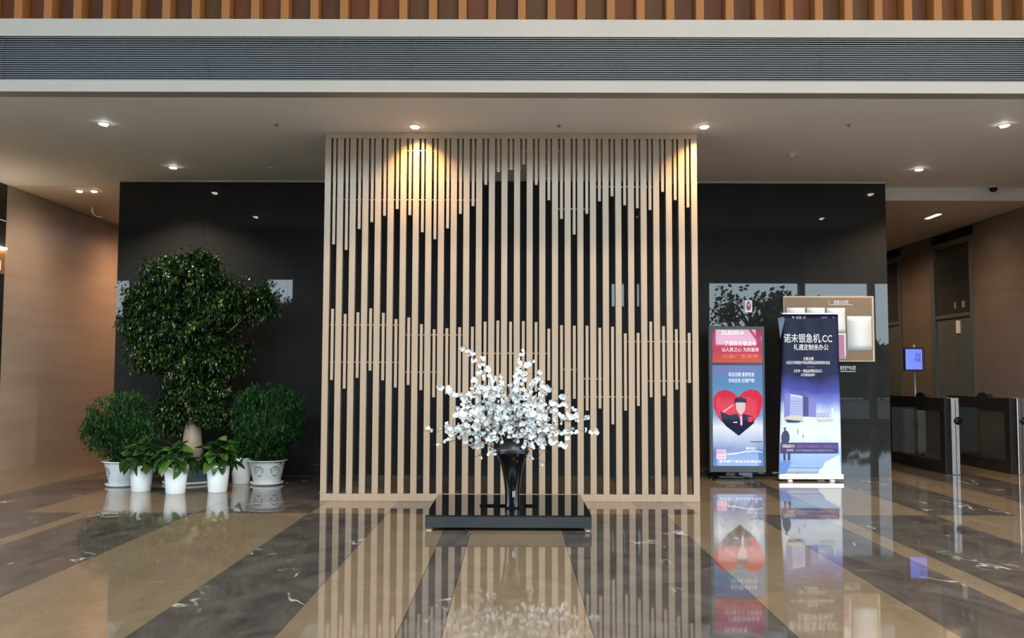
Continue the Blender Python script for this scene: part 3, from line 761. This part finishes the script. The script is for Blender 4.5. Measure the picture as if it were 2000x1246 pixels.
M['scr_blue'] = grad_mat('blue_screen', [(0, (.12, .20, .45)), (.12, (.08, .16, .38)), (.26, (.36, .42, .58)), (.38, (.55, .6, .68)), (.5, (.12, .28, .5)), (.85, (.10, .22, .42)), (1, (.16, .18, .42))], zA, zB, .02, .32)
pbox(1392, 713.5, 1490, 910, YLC - .003, .003, 'lower_screen', M['scr_blue'], lc, .0005)
def emat(name, c, e=.28): return mat(name, c, .03, emit=c, es=e)
M['e_red'] = emat('screen_red', (.55, .03, .06)); M['e_navy'] = emat('screen_navy', (.010, .012, .04)); M['e_face'] = emat('screen_skin', (.55, .42, .42)); M['e_white'] = emat('screen_white', (.8, .82, .88), .45)
M['e_orange'] = emat('screen_orange', (.8, .30, .15)); M['e_pink'] = emat('screen_pink', (.72, .38, .55))
YS_ = YLC - .004
heart = [(1442, 776), (1431, 766), (1416, 761), (1402, 765), (1393.5, 777), (1393.5, 795), (1402, 815), (1420, 833), (1443, 850), (1464, 834), (1482, 812), (1489, 792), (1489, 775), (1480, 763), (1466, 760), (1452, 765)]
flat(lc, heart, YS_, 'printed_heart', M['e_red'])
flat(lc, [(1407, 803), (1424, 811), (1440, 808), (1445, 818), (1452, 808), (1470, 813), (1473, 826), (1443, 851), (1418, 832), (1409, 820)], YS_ - .001, 'printed_uniform', M['e_navy'])
flat(lc, [(1437, 786), (1456, 786), (1455, 801), (1450, 808), (1447, 811), (1442, 806), (1438, 799)], YS_ - .002, 'printed_face', M['e_face'])
flat(lc, [(1433, 787), (1436, 778), (1446, 775), (1457, 779), (1459, 787), (1446, 785)], YS_ - .003, 'printed_cap', M['e_navy'])
flat(lc, [(1431, 790), (1433, 791), (1413, 806), (1411, 804)], YS_ - .003, 'printed_sash', M['e_pink'])
flat(lc, [(1445.5, 812), (1449.5, 812), (1450, 829), (1448, 832), (1446, 829)], YS_ - .002, 'printed_tie', M['e_pink'])
flat(lc, [(1432, 824), (1440, 824), (1440, 825.5), (1432, 825.5)], YS_ - .002, 'printed_badge', M['e_white'])
flat(lc, [(1461, 814), (1470, 814), (1470, 824), (1461, 824)], YS_ - .002, 'printed_badge', M['e_red'])
flat(lc, [(1420, 886.5), (1436, 885), (1456, 881), (1475, 880), (1489, 883), (1489, 884), (1475, 881.5), (1456, 882.5), (1436, 887), (1420, 888.2)], YS_ - .001, 'printed_wave', M['e_white'])
flat(lc, [(1463, 860), (1468, 862), (1489, 862), (1489, 863.4), (1468, 863.4)], YS_ - .001, 'printed_ship', M['e_navy'])
flat(lc, [(1399, 878), (1418, 878), (1418, 897), (1399, 897)], YS_ - .001, 'printed_badge', M['e_pink'])
def ltext(s_, px, py, hpx, Y, m_, parent, wpx=None, bold=0, **k):
    c = P(px, py, Y); size = hpx / FOC * Y * 1.12
    o = text(s_, size, m_, parent, c.x, Y, c.z, bold=bold, **k)
    if wpx:
        w0 = max(v_.co.x for v_ in o.data.vertices) - min(v_.co.x for v_ in o.data.vertices)
        f_ = (wpx / FOC * Y) / w0
        for v_ in o.data.vertices: v_.co.x *= f_
    return o
YT = YLC - .0045
ltext('日品四·8', 1430, 650.5, 8, YT, M['e_white'], lc, 42)
ltext('了因目日信出合', 1446, 671.5, 8.5, YT, M['e_white'], lc, 62)
ltext('以人民之心 为民服务', 1446, 683.5, 8, YT, M['e_white'], lc, 72)
ltext('公益广告宣传', 1446, 696, 7, YT, M['e_orange'], lc, 70)
ltext('政治过硬 素质优良', 1448, 732, 8, YT, M['e_white'], lc, 50)
ltext('作风优良 纪律严明', 1448, 744, 8, YT, M['e_white'], lc, 50)
ltext('城市名片', 1467, 876, 5, YT, M['e_white'], lc, 20)
ltext('宣传部门 联合主办单位宣', 1446, 901.5, 4.5, YT, M['e_white'], lc, 82)
ltext('LED', 1408, 884, 8, YT - .001, M['e_navy'], lc, 15)
ltext('咨询', 1408, 893, 6, YT - .001, M['e_red'], lc, 14)
# neck + base plate
A = P(1432, 930, YLC)
MB().box(A.x - .09, A.x + .03, YLC + .02, YLC + .05, .01, P(1440, 922, YLC).z + .01).build('neck', M['black_plastic'], lc)
B0, B1 = P(1393, 938, YLC).x, P(1471, 938, YLC).x
MB().prismz([(B0, YLC - .14), (B1, YLC - .14), (B1, YLC + .1), (B1 - .06, YLC + .2), (B0 + .06, YLC + .2), (B0, YLC + .1)], 0, .022).build('base_plate', M['black_plastic'], lc)
MB().chbox(B0 + .06, B1 - .12, YLC - .06, YLC + .1, .022, .055, .01).build('base_block', M['black_plastic'], lc)

# ------------------------------------------------------------------ roll-up banner
YBN = 12.16
bn = thing('roll_up_banner', (P(1583, 938, YBN).x, YBN, 0), 'tall blue roll-up banner with white lettering and skyline on a silver base', 'banner')
tl, trr, bl_, brr = P(1529, 613.5, YBN), P(1636.5, 613.5, YBN), P(1521, 928, YBN), P(1644, 928, YBN)
zt_, zb_ = P(1583, 613.5, YBN).z, P(1583, 928, YBN).z
M['banner'] = grad_mat('banner_print', [(0, (.62, .74, .90)), (.06, (.30, .46, .80)), (.16, (.40, .58, .88)), (.24, (.72, .82, .93)), (.37, (.66, .78, .95)), (.45, (.20, .26, .72)), (.53, (.07, .08, .42)), (.62, (.010, .013, .07)), (1, (.006, .008, .03))], zb_, zt_, .45)
M['banner'].node_tree.nodes['Principled BSDF'].inputs['Specular IOR Level'].default_value = .25
g = MB(); nxx, nzz = 24, 24
cx0 = (tl.x + trr.x) / 2; 
for j in range(nzz + 1):
    t_ = j / nzz; z = zb_ + (zt_ - zb_) * t_
    xa = bl_.x + (tl.x - bl_.x) * t_; xb = brr.x + (trr.x - brr.x) * t_
    for i in range(nxx + 1):
        u = i / nxx; g.v.append((xa + (xb - xa) * u, YBN - .005 * math.sin(u * 19) * t_ * (1 if t_ > .5 else 2 * t_), z))
for j in range(nzz):
    for i in range(nxx):
        a = j * (nxx + 1) + i; g.face((a, a + 1, a + nxx + 2, a + nxx + 1), True)
fb = g.build('fabric', M['banner'], bn)
so = fb.modifiers.new('s', 'SOLIDIFY'); so.thickness = .0012; so.offset = 1
ax0, ax1 = P(1518.5, 935, YBN).x, P(1646.5, 935, YBN).x
MB().chbox(ax0, ax1, YBN - .06, YBN + .07, .018, .095, .012).build('base_cassette', M['steel'], bn)
for px in (1540, 1622):
    x = P(px, 938, YBN).x; MB().chbox(x - .03, x + .03, YBN - .085, YBN + .15, 0, .018, .003).build('foot', M['white_plastic'], bn)
MB().chbox(tl.x - .01, trr.x + .01, YBN - .012, YBN + .012, zt_ - .004, zt_ + .018, .003).build('top_rail', M['steel'], bn)
MB().tube([(cx0, YBN + .03, .09), (cx0, YBN + .03, zt_)], .008, 8).build('support_pole', M['steel'], bn)
YP = YBN - .008; W_ = M['white_print']
M['bldg_a'] = mat('print_violet_building', (.20, .22, .62), .4); M['bldg_b'] = mat('print_pale_building', (.42, .48, .78), .4); M['bldg_c'] = mat('print_dark_building', (.05, .05, .22), .4)
M['p_navy'] = mat('print_navy', (.02, .03, .09), .4); M['p_purple'] = mat('print_purple', (.035, .02, .14), .4); M['p_sand'] = mat('print_sand', (.62, .58, .55), .4); M['p_blue'] = mat('print_blue', (.12, .25, .65), .4); M['p_mauve'] = mat('print_mauve', (.30, .16, .50), .4); M['p_ice'] = mat('print_ice', (.72, .84, .92), .4)
flat(bn, [(1532, 768), (1543, 767), (1543, 815), (1532, 817)], YP, 'printed_building', M['bldg_a'])
flat(bn, [(1543, 769), (1568, 773), (1568, 813), (1543, 814)], YP, 'printed_building', M['bldg_b'])
flat(bn, [(1568, 773), (1579, 776), (1579, 813), (1568, 813)], YP, 'printed_building', M['bldg_c'])
flat(bn, [(1579, 776), (1594, 782), (1594, 814), (1579, 813)], YP, 'printed_building', M['bldg_a'])
flat(bn, [(1545, 771), (1567, 775), (1567, 777), (1545, 773)], YP - .0012, 'printed_highlight', M['p_ice'])
for k in range(6):
    y = 783 + k * 5; flat(bn, [(1544, y), (1567, y + .6), (1567, y + 1.4), (1544, y + .8)], YP - .0012, 'printed_line', M['bldg_a'])
flat(bn, [(1596, 806), (1620, 805), (1620, 814), (1596, 814)], YP, 'printed_building', M['bldg_b'])
flat(bn, [(1623.5, 796), (1627.5, 796), (1628, 815), (1623.5, 815)], YP, 'printed_tower', M['p_ice'])
flat(bn, [(1532, 815), (1545, 811), (1568, 813), (1570, 823), (1548, 825), (1532, 821)], YP - .0012, 'printed_podium', M['p_sand'])
flat(bn, [(1596, 818), (1626, 817), (1627, 822), (1600, 822.5)], YP - .0012, 'printed_podium', M['p_sand'])
flat(bn, [(1534, 819), (1566, 822), (1560, 825), (1538, 825)], YP - .0024, 'printed_shadow', M['p_navy'])
flat(bn, [(1533, 834), (1535, 835), (1534, 839), (1539, 843), (1542, 850), (1542, 858), (1540, 864), (1536, 868), (1527, 868), (1526, 852), (1529, 844), (1532, 841), (1531, 836)], YP, 'printed_figure', M['p_navy'])
flat(bn, [(1530, 882), (1534.5, 882), (1534.5, 899), (1530.5, 899)], YP, 'printed_leg', M['p_navy']); flat(bn, [(1539, 882), (1543.5, 882), (1543.5, 899), (1539, 899)], YP, 'printed_leg', M['p_navy'])
flat(bn, [(1524.5, 864.5), (1637, 864.5), (1637.5, 885), (1524, 885)], YP - .0012, 'printed_band', M['p_purple'])
flat(bn, [(1558, 838), (1559.5, 838), (1559, 848), (1558, 848)], YP, 'printed_figure', M['p_blue']); flat(bn, [(1568, 849), (1570, 849), (1569.5, 855), (1568, 855)], YP, 'printed_figure', M['p_blue'])
flat(bn, [(1523, 902), (1535, 899), (1546, 903), (1534, 927), (1522, 927)], YP, 'printed_reflection', M['p_blue'])
flat(bn, [(1535, 912), (1606, 913), (1606, 914), (1535, 913)], YP - .0012, 'printed_line', M['p_blue'])
flat(bn, [(1596, 927), (1600, 917), (1607, 912), (1611, 903), (1622, 897), (1640, 888), (1643, 927)], YP, 'printed_cloud', M['p_ice'])
flat(bn, [(1519.5, 622), (1529, 618), (1533, 623), (1524, 662)], YP, 'corner_fold', mat('print_steel_blue', (.10, .16, .26), .3)) 
YL = YP - .003
ltext('诺未银急机.CC', 1578, 662, 17, YL, W_, bn, 94, .0015)
ltext('礼遇定制坐办公', 1584, 679, 11, YL, W_, bn, 68, .001)
ltext('中· 品品 ·口', 1560, 620.5, 5, YL, W_, bn, 26)
ltext('金融服务', 1610, 620.5, 3.5, YL, M['p_mauve'], bn, 14); ltext('TA', 1628, 620.5, 5, YL, M['p_mauve'], bn, 6)
ltext('主题主题', 1579, 701, 6, YL, W_, bn, 20, .0006)
ltext('以品日行高国品中高品限国品品制品限示品品', 1578, 708.5, 6, YL, W_, bn, 85, .0006)
ltext('时间地点', 1584, 717, 3, YL, M['p_mauve'], bn, 15)
ltext('主办单 一 国品品间限目品合口', 1578, 724.8, 6, YL, W_, bn, 55, .0006)
ltext('以行高国品限中', 1578, 732.5, 5.5, YL, W_, bn, 27, .0006)
ltext('日国品品日大', 1540, 871.5, 6, YL, W_, bn, 24, .0004)
ltext('品品区日日品品品品口口口品品品口口', 1595, 871.5, 6.5, YL, M['p_mauve'], bn, 78)
ltext('主办单位', 1543, 879.5, 4.5, YL, W_, bn, 14); ltext('口口口品品品品口口口品品口口口口', 1590, 879.8, 4, YL, M['bldg_b'], bn, 72)

# ------------------------------------------------------------------ notice board and small signs on the wall
YN = YW - .03
nb_ = thing('notice_board', (P(1619, 642, YN).x, YN, P(1619, 706, YN).z), 'gold notice board with pale frame holding white sheets behind the blue banner', 'notice board')
pbox(1530.5, 578, 1708, 706.5, YN, .028, 'frame', M['gold_frame'], nb_)
pbox(1532.5, 581, 1704, 704, YN - .004, .004, 'board', M['gold_board'], nb_, .001)
YQ = YN - .007
def paper(x0, y0_, x1, y1_, label, m_='paper', curl=.006):
    A, B = P(x0, y0_, YQ), P(x1, y1_, YQ); b = MB(); n = 6
    for j in range(n + 1):
        z = A.z + (B.z - A.z) * j / n; dy = -curl * math.sin(math.pi * j / n) * .4 - (curl if j == 0 else 0) * .5
        b.v += [(A.x, YQ + dy, z), (B.x, YQ + dy, z), (B.x, YQ + dy + .0015, z), (A.x, YQ + dy + .0015, z)]
    for j in range(n):
        a = j * 4
        for q in range(4): b.face((a + q, a + 4 + q, a + 4 + (q + 1) % 4, a + (q + 1) % 4), q in (0, 2))
    b.face((0, 1, 2, 3)); b.face((4 * n + 3, 4 * n + 2, 4 * n + 1, 4 * n))
    o = b.build('notice_sheet', M[m_], nb_, fix=True)
    if label: o['label'] = label
paper(1536, 601, 1572.5, 648, None); paper(1575.5, 601, 1611.5, 648, None); paper(1614.5, 601.5, 1651, 650, None)
paper(1614.5, 651, 1652.5, 701, 'white bordered pink sheet', 'paper'); paper(1654, 617.5, 1703, 684, 'large pale sheet')
A, B = P(1616, 653.5, YQ - .008), P(1649.5, 698.5, YQ - .008)
MB().box(A.x, B.x, YQ - .009, YQ - .0075, B.z, A.z).build('pink_print', M['paper_pink'], nb_)
ltext('信息公示栏', 1643, 590.5, 7, YQ, W_, nb_, 29, .0006)
pbox(1622, 594.3, 1665, 595.3, YQ, .001, 'printed_line', W_, nb_, .0001); pbox(1618.5, 586, 1619.2, 597, YQ, .001, 'printed_line', W_, nb_, .0001)
YM = YW - .006
sg = thing('extinguisher_sign', (P(1462, 598, YM).x, YM, P(1462, 610, YM).z), 'small white sign with a red oval on the black wall above the display stand', 'sign')
pbox(1455, 586.5, 1469, 610, YM, .006, 'plate', M['white_print'], sg, .001)
q = [(1462 + 4.7 * math.cos(a * .5236), 597.5 + 9.3 * math.sin(a * .5236)) for a in range(12)]
flat(sg, q, YM - .0005, 'red_oval', M['red_print'])
ltext('火警', 1462, 596, 6, YM - .002, W_, sg, 6)
sl = thing('wall_lettering', (P(1656, 720, YM).x, YM, P(1656, 727, YM).z), 'small silver lettering on the black wall under the notice board', 'sign')
o = ltext('安全生产办公室', 1656, 719, 8, YM, M['silver_letter'], sl, 30); o.name = 'lettering'
pbox(1641, 724.3, 1671.5, 726.5, YM, .004, 'underline_plate', M['steel_dark'], sl, .0005)

# ------------------------------------------------------------------ ceiling fittings
def downlight(x, y, z, label, on='lamp_on', tilt=(.5, 0), r=.062):
    d = thing('recessed_downlight', (x, y, z), label, 'downlight')
    MB().lathe((x, y, z), [(r - .012, -.001), (r + .004, -.001), (r + .004, -.006), (r - .006, -.009), (r - .012, -.006)], 28, False).build('trim_ring', M['lamp_ring'], d)
    MB().lathe((x, y, z), [(r - .012, -.0012), (.001, -.0008)], 20, False).build('housing', M['black_plastic'], d)
    b = MB().lathe((0, 0, 0), [(r * .70, .012), (r * .72, 0), (r * .66, -.004), (.002, -.005)], 22)
    Rm = Matrix.Rotation(tilt[0], 4, 'X') @ Matrix.Rotation(tilt[1], 4, 'Y')
    b.v = [tuple(Rm @ Vector(q_) + Vector((x, y, z - .018))) for q_ in b.v]
    b.build('lamp_head', M[on], d)
    return d
downlight(-4.487, 9.739, ZC, 'lit downlight at the front left of the soffit', tilt=(.3, .3))
downlight(-1.101, 9.813, ZC, 'lit warm downlight washing the left part of the slatted screen', tilt=(-.1, .1))
downlight(2.071, 9.787, ZC, 'lit warm downlight at the right corner of the slatted screen', tilt=(-.1, -.1))
downlight(5.31, 9.72, ZC, 'lit downlight at the front right of the soffit', tilt=(.3, -.3))
downlight(-4.509, 11.822, ZC, 'lit downlight above the big ficus', tilt=(.3, .2))
downlight(5.325, 11.839, ZC, 'lit downlight above the right end of the black wall', tilt=(.3, -.2))
a_ = downlight(-6.50, 13.40, ZC, 'left lamp of the pair in the corridor ceiling', 'lamp_warm', (0, 0), .055)
a_ = downlight(-6.28, 13.40, ZC, 'right lamp of the pair in the corridor ceiling', 'lamp_warm', (0, 0), .055)
def spot(x, y, z, tx, ty_, tz, power, col, ang=60, blend=.6, size=.03):
    l = bpy.data.lights.new('lamp_light', 'SPOT'); l.energy = power; l.color = col; l.spot_size = math.radians(ang); l.spot_blend = blend; l.shadow_soft_size = size
    o = link(bpy.data.objects.new('lamp_light', l)); o.location = (x, y, z); o.rotation_euler = (Vector((tx, ty_, tz)) - Vector((x, y, z))).to_track_quat('-Z', 'Y').to_euler()
WARM = (1, .60, .20)
spot(-1.101, 9.80, ZC - .045, -1.07, 10.09, 3.5, 115, WARM, 104, 1, .04)
spot(2.071, 9.78, ZC - .045, 2.09, 10.09, 3.5, 115, WARM, 104, 1, .04)
for x, y in ((-4.487, 9.739), (5.31, 9.72), (-4.509, 11.822), (5.325, 11.839)): spot(x, y, ZC - .06, x, y, 0, 150, (1, .82, .62) if x < 0 else (1, .70, .46), 120)
# corridor lamps (warm)
for y, pw in ((13.4, 110), (16.4, 150), (18.6, 120)): spot(-6.2, y, ZC - .06, -6.5, y + .2, 0, pw, (1, .70, .50) if y < 14 else (1, .56, .32), 165, 1, .1)
for i, (px, py, nm) in enumerate(((1825, 421, 'long warm recessed strip light in the lobby ceiling, nearest the entrance'), (1795, 455, 'warm recessed strip light further back in the lobby ceiling'))):
    c = F(px, py, ZL); d = thing('strip_light', (c.x, c.y, ZL), nm, 'strip light')
    MB().chbox(c.x - .055, c.x + .055, c.y - .42, c.y + .42, ZL - .006, ZL - .0005, .001).build('housing', M['lamp_ring'], d)
    if i == 0: MB().box(c.x - .035, c.x + .035, c.y - .16, c.y + .26, ZL - .009, ZL - .006).build('diffuser', M['lamp_warm'], d)
    else: MB().box(c.x - .02, c.x + .02, c.y - .1, c.y + .1, ZL - .009, ZL - .006).build('diffuser', M['lamp_off'], d)
for x, y, pw in ((6.3, 14.1, 100), (6.3, 16.6, 100), (6.3, 18.8, 80)): spot(x, y, ZL - .05, x + .1, y, 0, pw, (1, .66, .42), 165, 1, .1)
sd = thing('smoke_detector', (3.391, 11.02, ZC), 'small round white smoke detector on the soffit', 'smoke detector')
MB().lathe((3.391, 11.02, ZC), [(.05, -.0005), (.052, -.016), (.044, -.02)], 24).build('base', M['lamp_ring'], sd)
MB().lathe((3.391, 11.02, ZC), [(.034, -.02), (.034, -.03), (.026, -.042), (.01, -.047)], 24).build('chamber', M['lamp_ring'], sd)
for (px, py, lb) in ((540, 243, 'tiny sprinkler head left of the screen'), (1658, 244, 'tiny sprinkler head right of the screen'), (1092, 245, 'tiny sprinkler head in front of the screen top')):
    c = F(px, py, ZC); d = thing('ceiling_sprinkler', (c.x, c.y, ZC), lb, 'sprinkler')
    MB().lathe((c.x, c.y, ZC), [(.022, -.0005), (.024, -.004), (.01, -.006)], 14).build('rose', M['steel_dark'], d)
    MB().lathe((c.x, c.y, ZC), [(.006, -.006), (.006, -.018), (.014, -.019), (.014, -.021)], 12).build('nozzle', M['steel_dark'], d)
c = F(530, 327.5, ZC); d = thing('ceiling_slot', (c.x, c.y, ZC), 'short pale slot fitting in the soffit between the ficus and the screen', 'ceiling fitting')
MB().chbox(c.x - .05, c.x + .05, c.y - .03, c.y + .03, ZC - .012, ZC - .0005, .003).build('cover', M['lamp_ring'], d)
# dome camera
Y_ = 12.86; c = P(1940, 367, Y_); dc = thing('dome_camera', (c.x, Y_, ZC), 'black dome security camera with white collar near the top right corner', 'security camera')
MB().lathe((c.x, Y_, ZC), [(.064, -.0005), (.064, -.03), (.058, -.038)], 24).build('collar', M['lamp_ring'], dc)
MB().lathe((c.x, Y_, ZC), [(.056, -.036), (.055, -.055), (.045, -.078), (.028, -.092), (.008, -.097)], 24).build('dome', M['black_gloss'], dc)
# dangling wire
cb = MB(); w0 = P(180, 382, 14.2); w0.z = ZC
pts = [w0 + Vector((0, 0, 0)), w0 + Vector((0, 0, -.12)), w0 + Vector((.01, 0, -.19)), w0 + Vector((.05, 0, -.16)), w0 + Vector((.05, 0, -.09)), w0 + Vector((.01, 0, -.1)), w0 + Vector((.02, 0, -.2)), w0 + Vector((.08, 0, -.25)), w0 + Vector((.17, 0, -.26))]
tag(cb.tube(pts, .007, 6).build('hanging_wire', M['lamp_ring']), 'thin looped wire hanging from the left corridor ceiling', 'wire')

# ------------------------------------------------------------------ lift sign on left wall
sn = thing('doorway_sign_panel', (XL + .006, 12.6, 2.8), 'copper doorway sign panel with a lit strip on top at the left edge', 'sign')
MB().box(XL + .007, XL + .02, 11.4, 12.98, 2.81, 3.16).build('panel', mat('copper_panel', (.40, .20, .10), .35, .3), sn)
MB().box(XL + .007, XL + .05, 11.4, 12.98, 3.165, 3.19).build('light_strip', M['lamp_warm'], sn)
MB().box(XL + .02, XL + .024, 12.66, 12.74, 2.86, 3.0).build('pictogram', M['paper'], sn); MB().box(XL + .02, XL + .024, 12.80, 12.88, 2.86, 3.0).build('pictogram', M['paper'], sn)
text('卫生间', .07, M['paper'], sn, XL + .022, 12.6, 3.07, face='left', ext=.001)

# ------------------------------------------------------------------ turnstiles
M['gate_glass'] = mat('smoked_gate_glass', (.10, .11, .11), .05)
t, b = nodes(M['gate_glass'])
tp = t.nodes.new('ShaderNodeBsdfTransparent'); tp.inputs[0].default_value = (.75, .78, .78, 1); mx = t.nodes.new('ShaderNodeMixShader'); mx.inputs[0].default_value = .22
t.links.new(tp.outputs[0], mx.inputs[1]); t.links.new(b.outputs[0], mx.inputs[2]); t.links.new(mx.outputs[0], t.nodes['Material Output'].inputs[0])
def turnstile(x, label, last=False):
    y0, y1 = 12.93, 14.9
    r = thing('turnstile', (x, y0, 0), label, 'turnstile', 'turnstiles at the lift lobby')
    zt = 1.075
    MB().chbox(x - .06, x + .055, y0 - .02, y0 + .10, 0, zt + .01, .006).build('end_post', M['steel'], r)
    MB().box(x - .004, x + .004, y0 - .023, y0 - .019, .02, zt - .02).build('post_groove', M['black_plastic'], r)
    rd = MB(); Rm = Matrix.Rotation(math.radians(90), 4, 'X')
    rd.lathe((0, 0, 0), [(.050, 0), (.056, .012), (.052, .03), (.02, .036)], 24); rd.v = [tuple(Rm @ Vector(q_) + Vector((x + .03, y0 - .02, .76))) for q_ in rd.v]
    rd.build('card_reader', M['black_gloss'], r)
    dk = M['frame_dark']
    MB().chbox(x - .10, x + .02, y0 + .10, y0 + .25, 0, zt + .005, .004).build('frame_post', dk, r)
    MB().box(x - .10, x + .02, y1 - .12, y1, 0, zt).build('frame_post', dk, r)
    MB().box(x - .10, x + .02, y0 + .25, y1 - .12, zt - .20, zt).build('top_rail', dk, r)
    MB().box(x - .10, x + .02, y0 + .25, y1 - .12, 0.0, .17).build('bottom_rail', dk, r)
    MB().box(x - .045, x - .035, y0 + .25, y1 - .12, .17, zt - .20).build('glass_panel', M['gate_glass'], r)
    pr = MB(); pts_ = [(y0 + .9 + .17 * math.cos(q_ * math.pi / 8), zt + .07 * math.sin(q_ * math.pi / 8)) for q_ in range(9)]
    n = len(pr.v); k = 9
    pr.v += [(x - .08, a, b_) for a, b_ in pts_] + [(x, a, b_) for a, b_ in pts_]
    pr.face(tuple(range(k))); pr.face(tuple(range(2 * k - 1, k - 1, -1)))
    for i_ in range(k): j_ = (i_ + 1) % k; pr.face((i_, k + i_, k + j_, j_))
    pr.build('sensor_hood', M['black_plastic'], r)
    # flap closing the lane to the left
    MB().box(x - .50, x - .12, y0 + .95, y0 + .965, .25, .92).build('gate_flap', M['gate_glass'], r)
    return r
turnstile(6.235, 'turnstile with bright steel end post beside the black wall, left of the two')
turnstile(7.17, 'turnstile with steel end post cut by the right edge of the photo')
# lobby furniture seen through the gates
Ym = 14.7; mo = thing('monitor_stand', (P(1787, 720, Ym).x, Ym, 0), 'lit blue monitor on a slim pole behind the turnstiles', 'monitor')
pbox(1766.5, 678.5, 1806, 724, Ym, .04, 'casing', M['black_plastic'], mo, .004)
pbox(1769, 682, 1801, 721.5, Ym - .003, .003, 'screen', mat('blue_display', (.10, .14, .55), .2, emit=(.13, .17, .62), es=1.0), mo, .0005)
pbox(1802, 681, 1804, 722, Ym - .004, .003, 'bezel_strip', M['chrome'], mo, .0005)
ltext('欢迎', 1793, 694, 8, Ym - .0035, M['p_navy'], mo, 11); ltext('光临', 1792, 703, 8, Ym - .0035, M['p_navy'], mo, 13)
A = P(1789, 724, Ym)
MB().tube([(A.x, Ym + .05, .015), (A.x, Ym + .05, 1.9)], .022, 12).build('pole', M['steel_dark'], mo)
MB().lathe((A.x, Ym + .05, 0), [(.2, 0), (.2, .012), (.03, .02)], 28).build('base_plate', M['steel_dark'], mo)
cabm = mat('pale_cabinet', (.42, .44, .46), .35)
for k, (px, Yc, lb) in enumerate(((1788, 15.9, 'narrow pale grey two-door cabinet seen through the left turnstile'),)):
    c = P(px, 880, Yc); cb_ = thing('storage_cabinet', (c.x, Yc, 0), lb, 'cabinet')
    w_ = .19
    MB().box(c.x - w_, c.x + w_, Yc, Yc + .35, 0.04, .98).build('carcass', cabm, cb_)
    for s_ in (-1, 1):
        a, b2 = (c.x - w_ + .008, c.x - .004) if s_ < 0 else (c.x + .004, c.x + w_ - .008)
        dr = MB().chbox(a, b2, Yc - .018, Yc, .06, .97, .002).build('door', cabm, cb_)
        hx = c.x + s_ * .035; MB().chbox(hx - .006, hx + .006, Yc - .04, Yc - .018, .48, .60, .002).build('handle', M['steel'], dr)
    MB().box(c.x - w_ + .02, c.x + w_ - .02, Yc + .01, Yc + .33, 0, .04).build('plinth', M['black_plastic'], cb_)
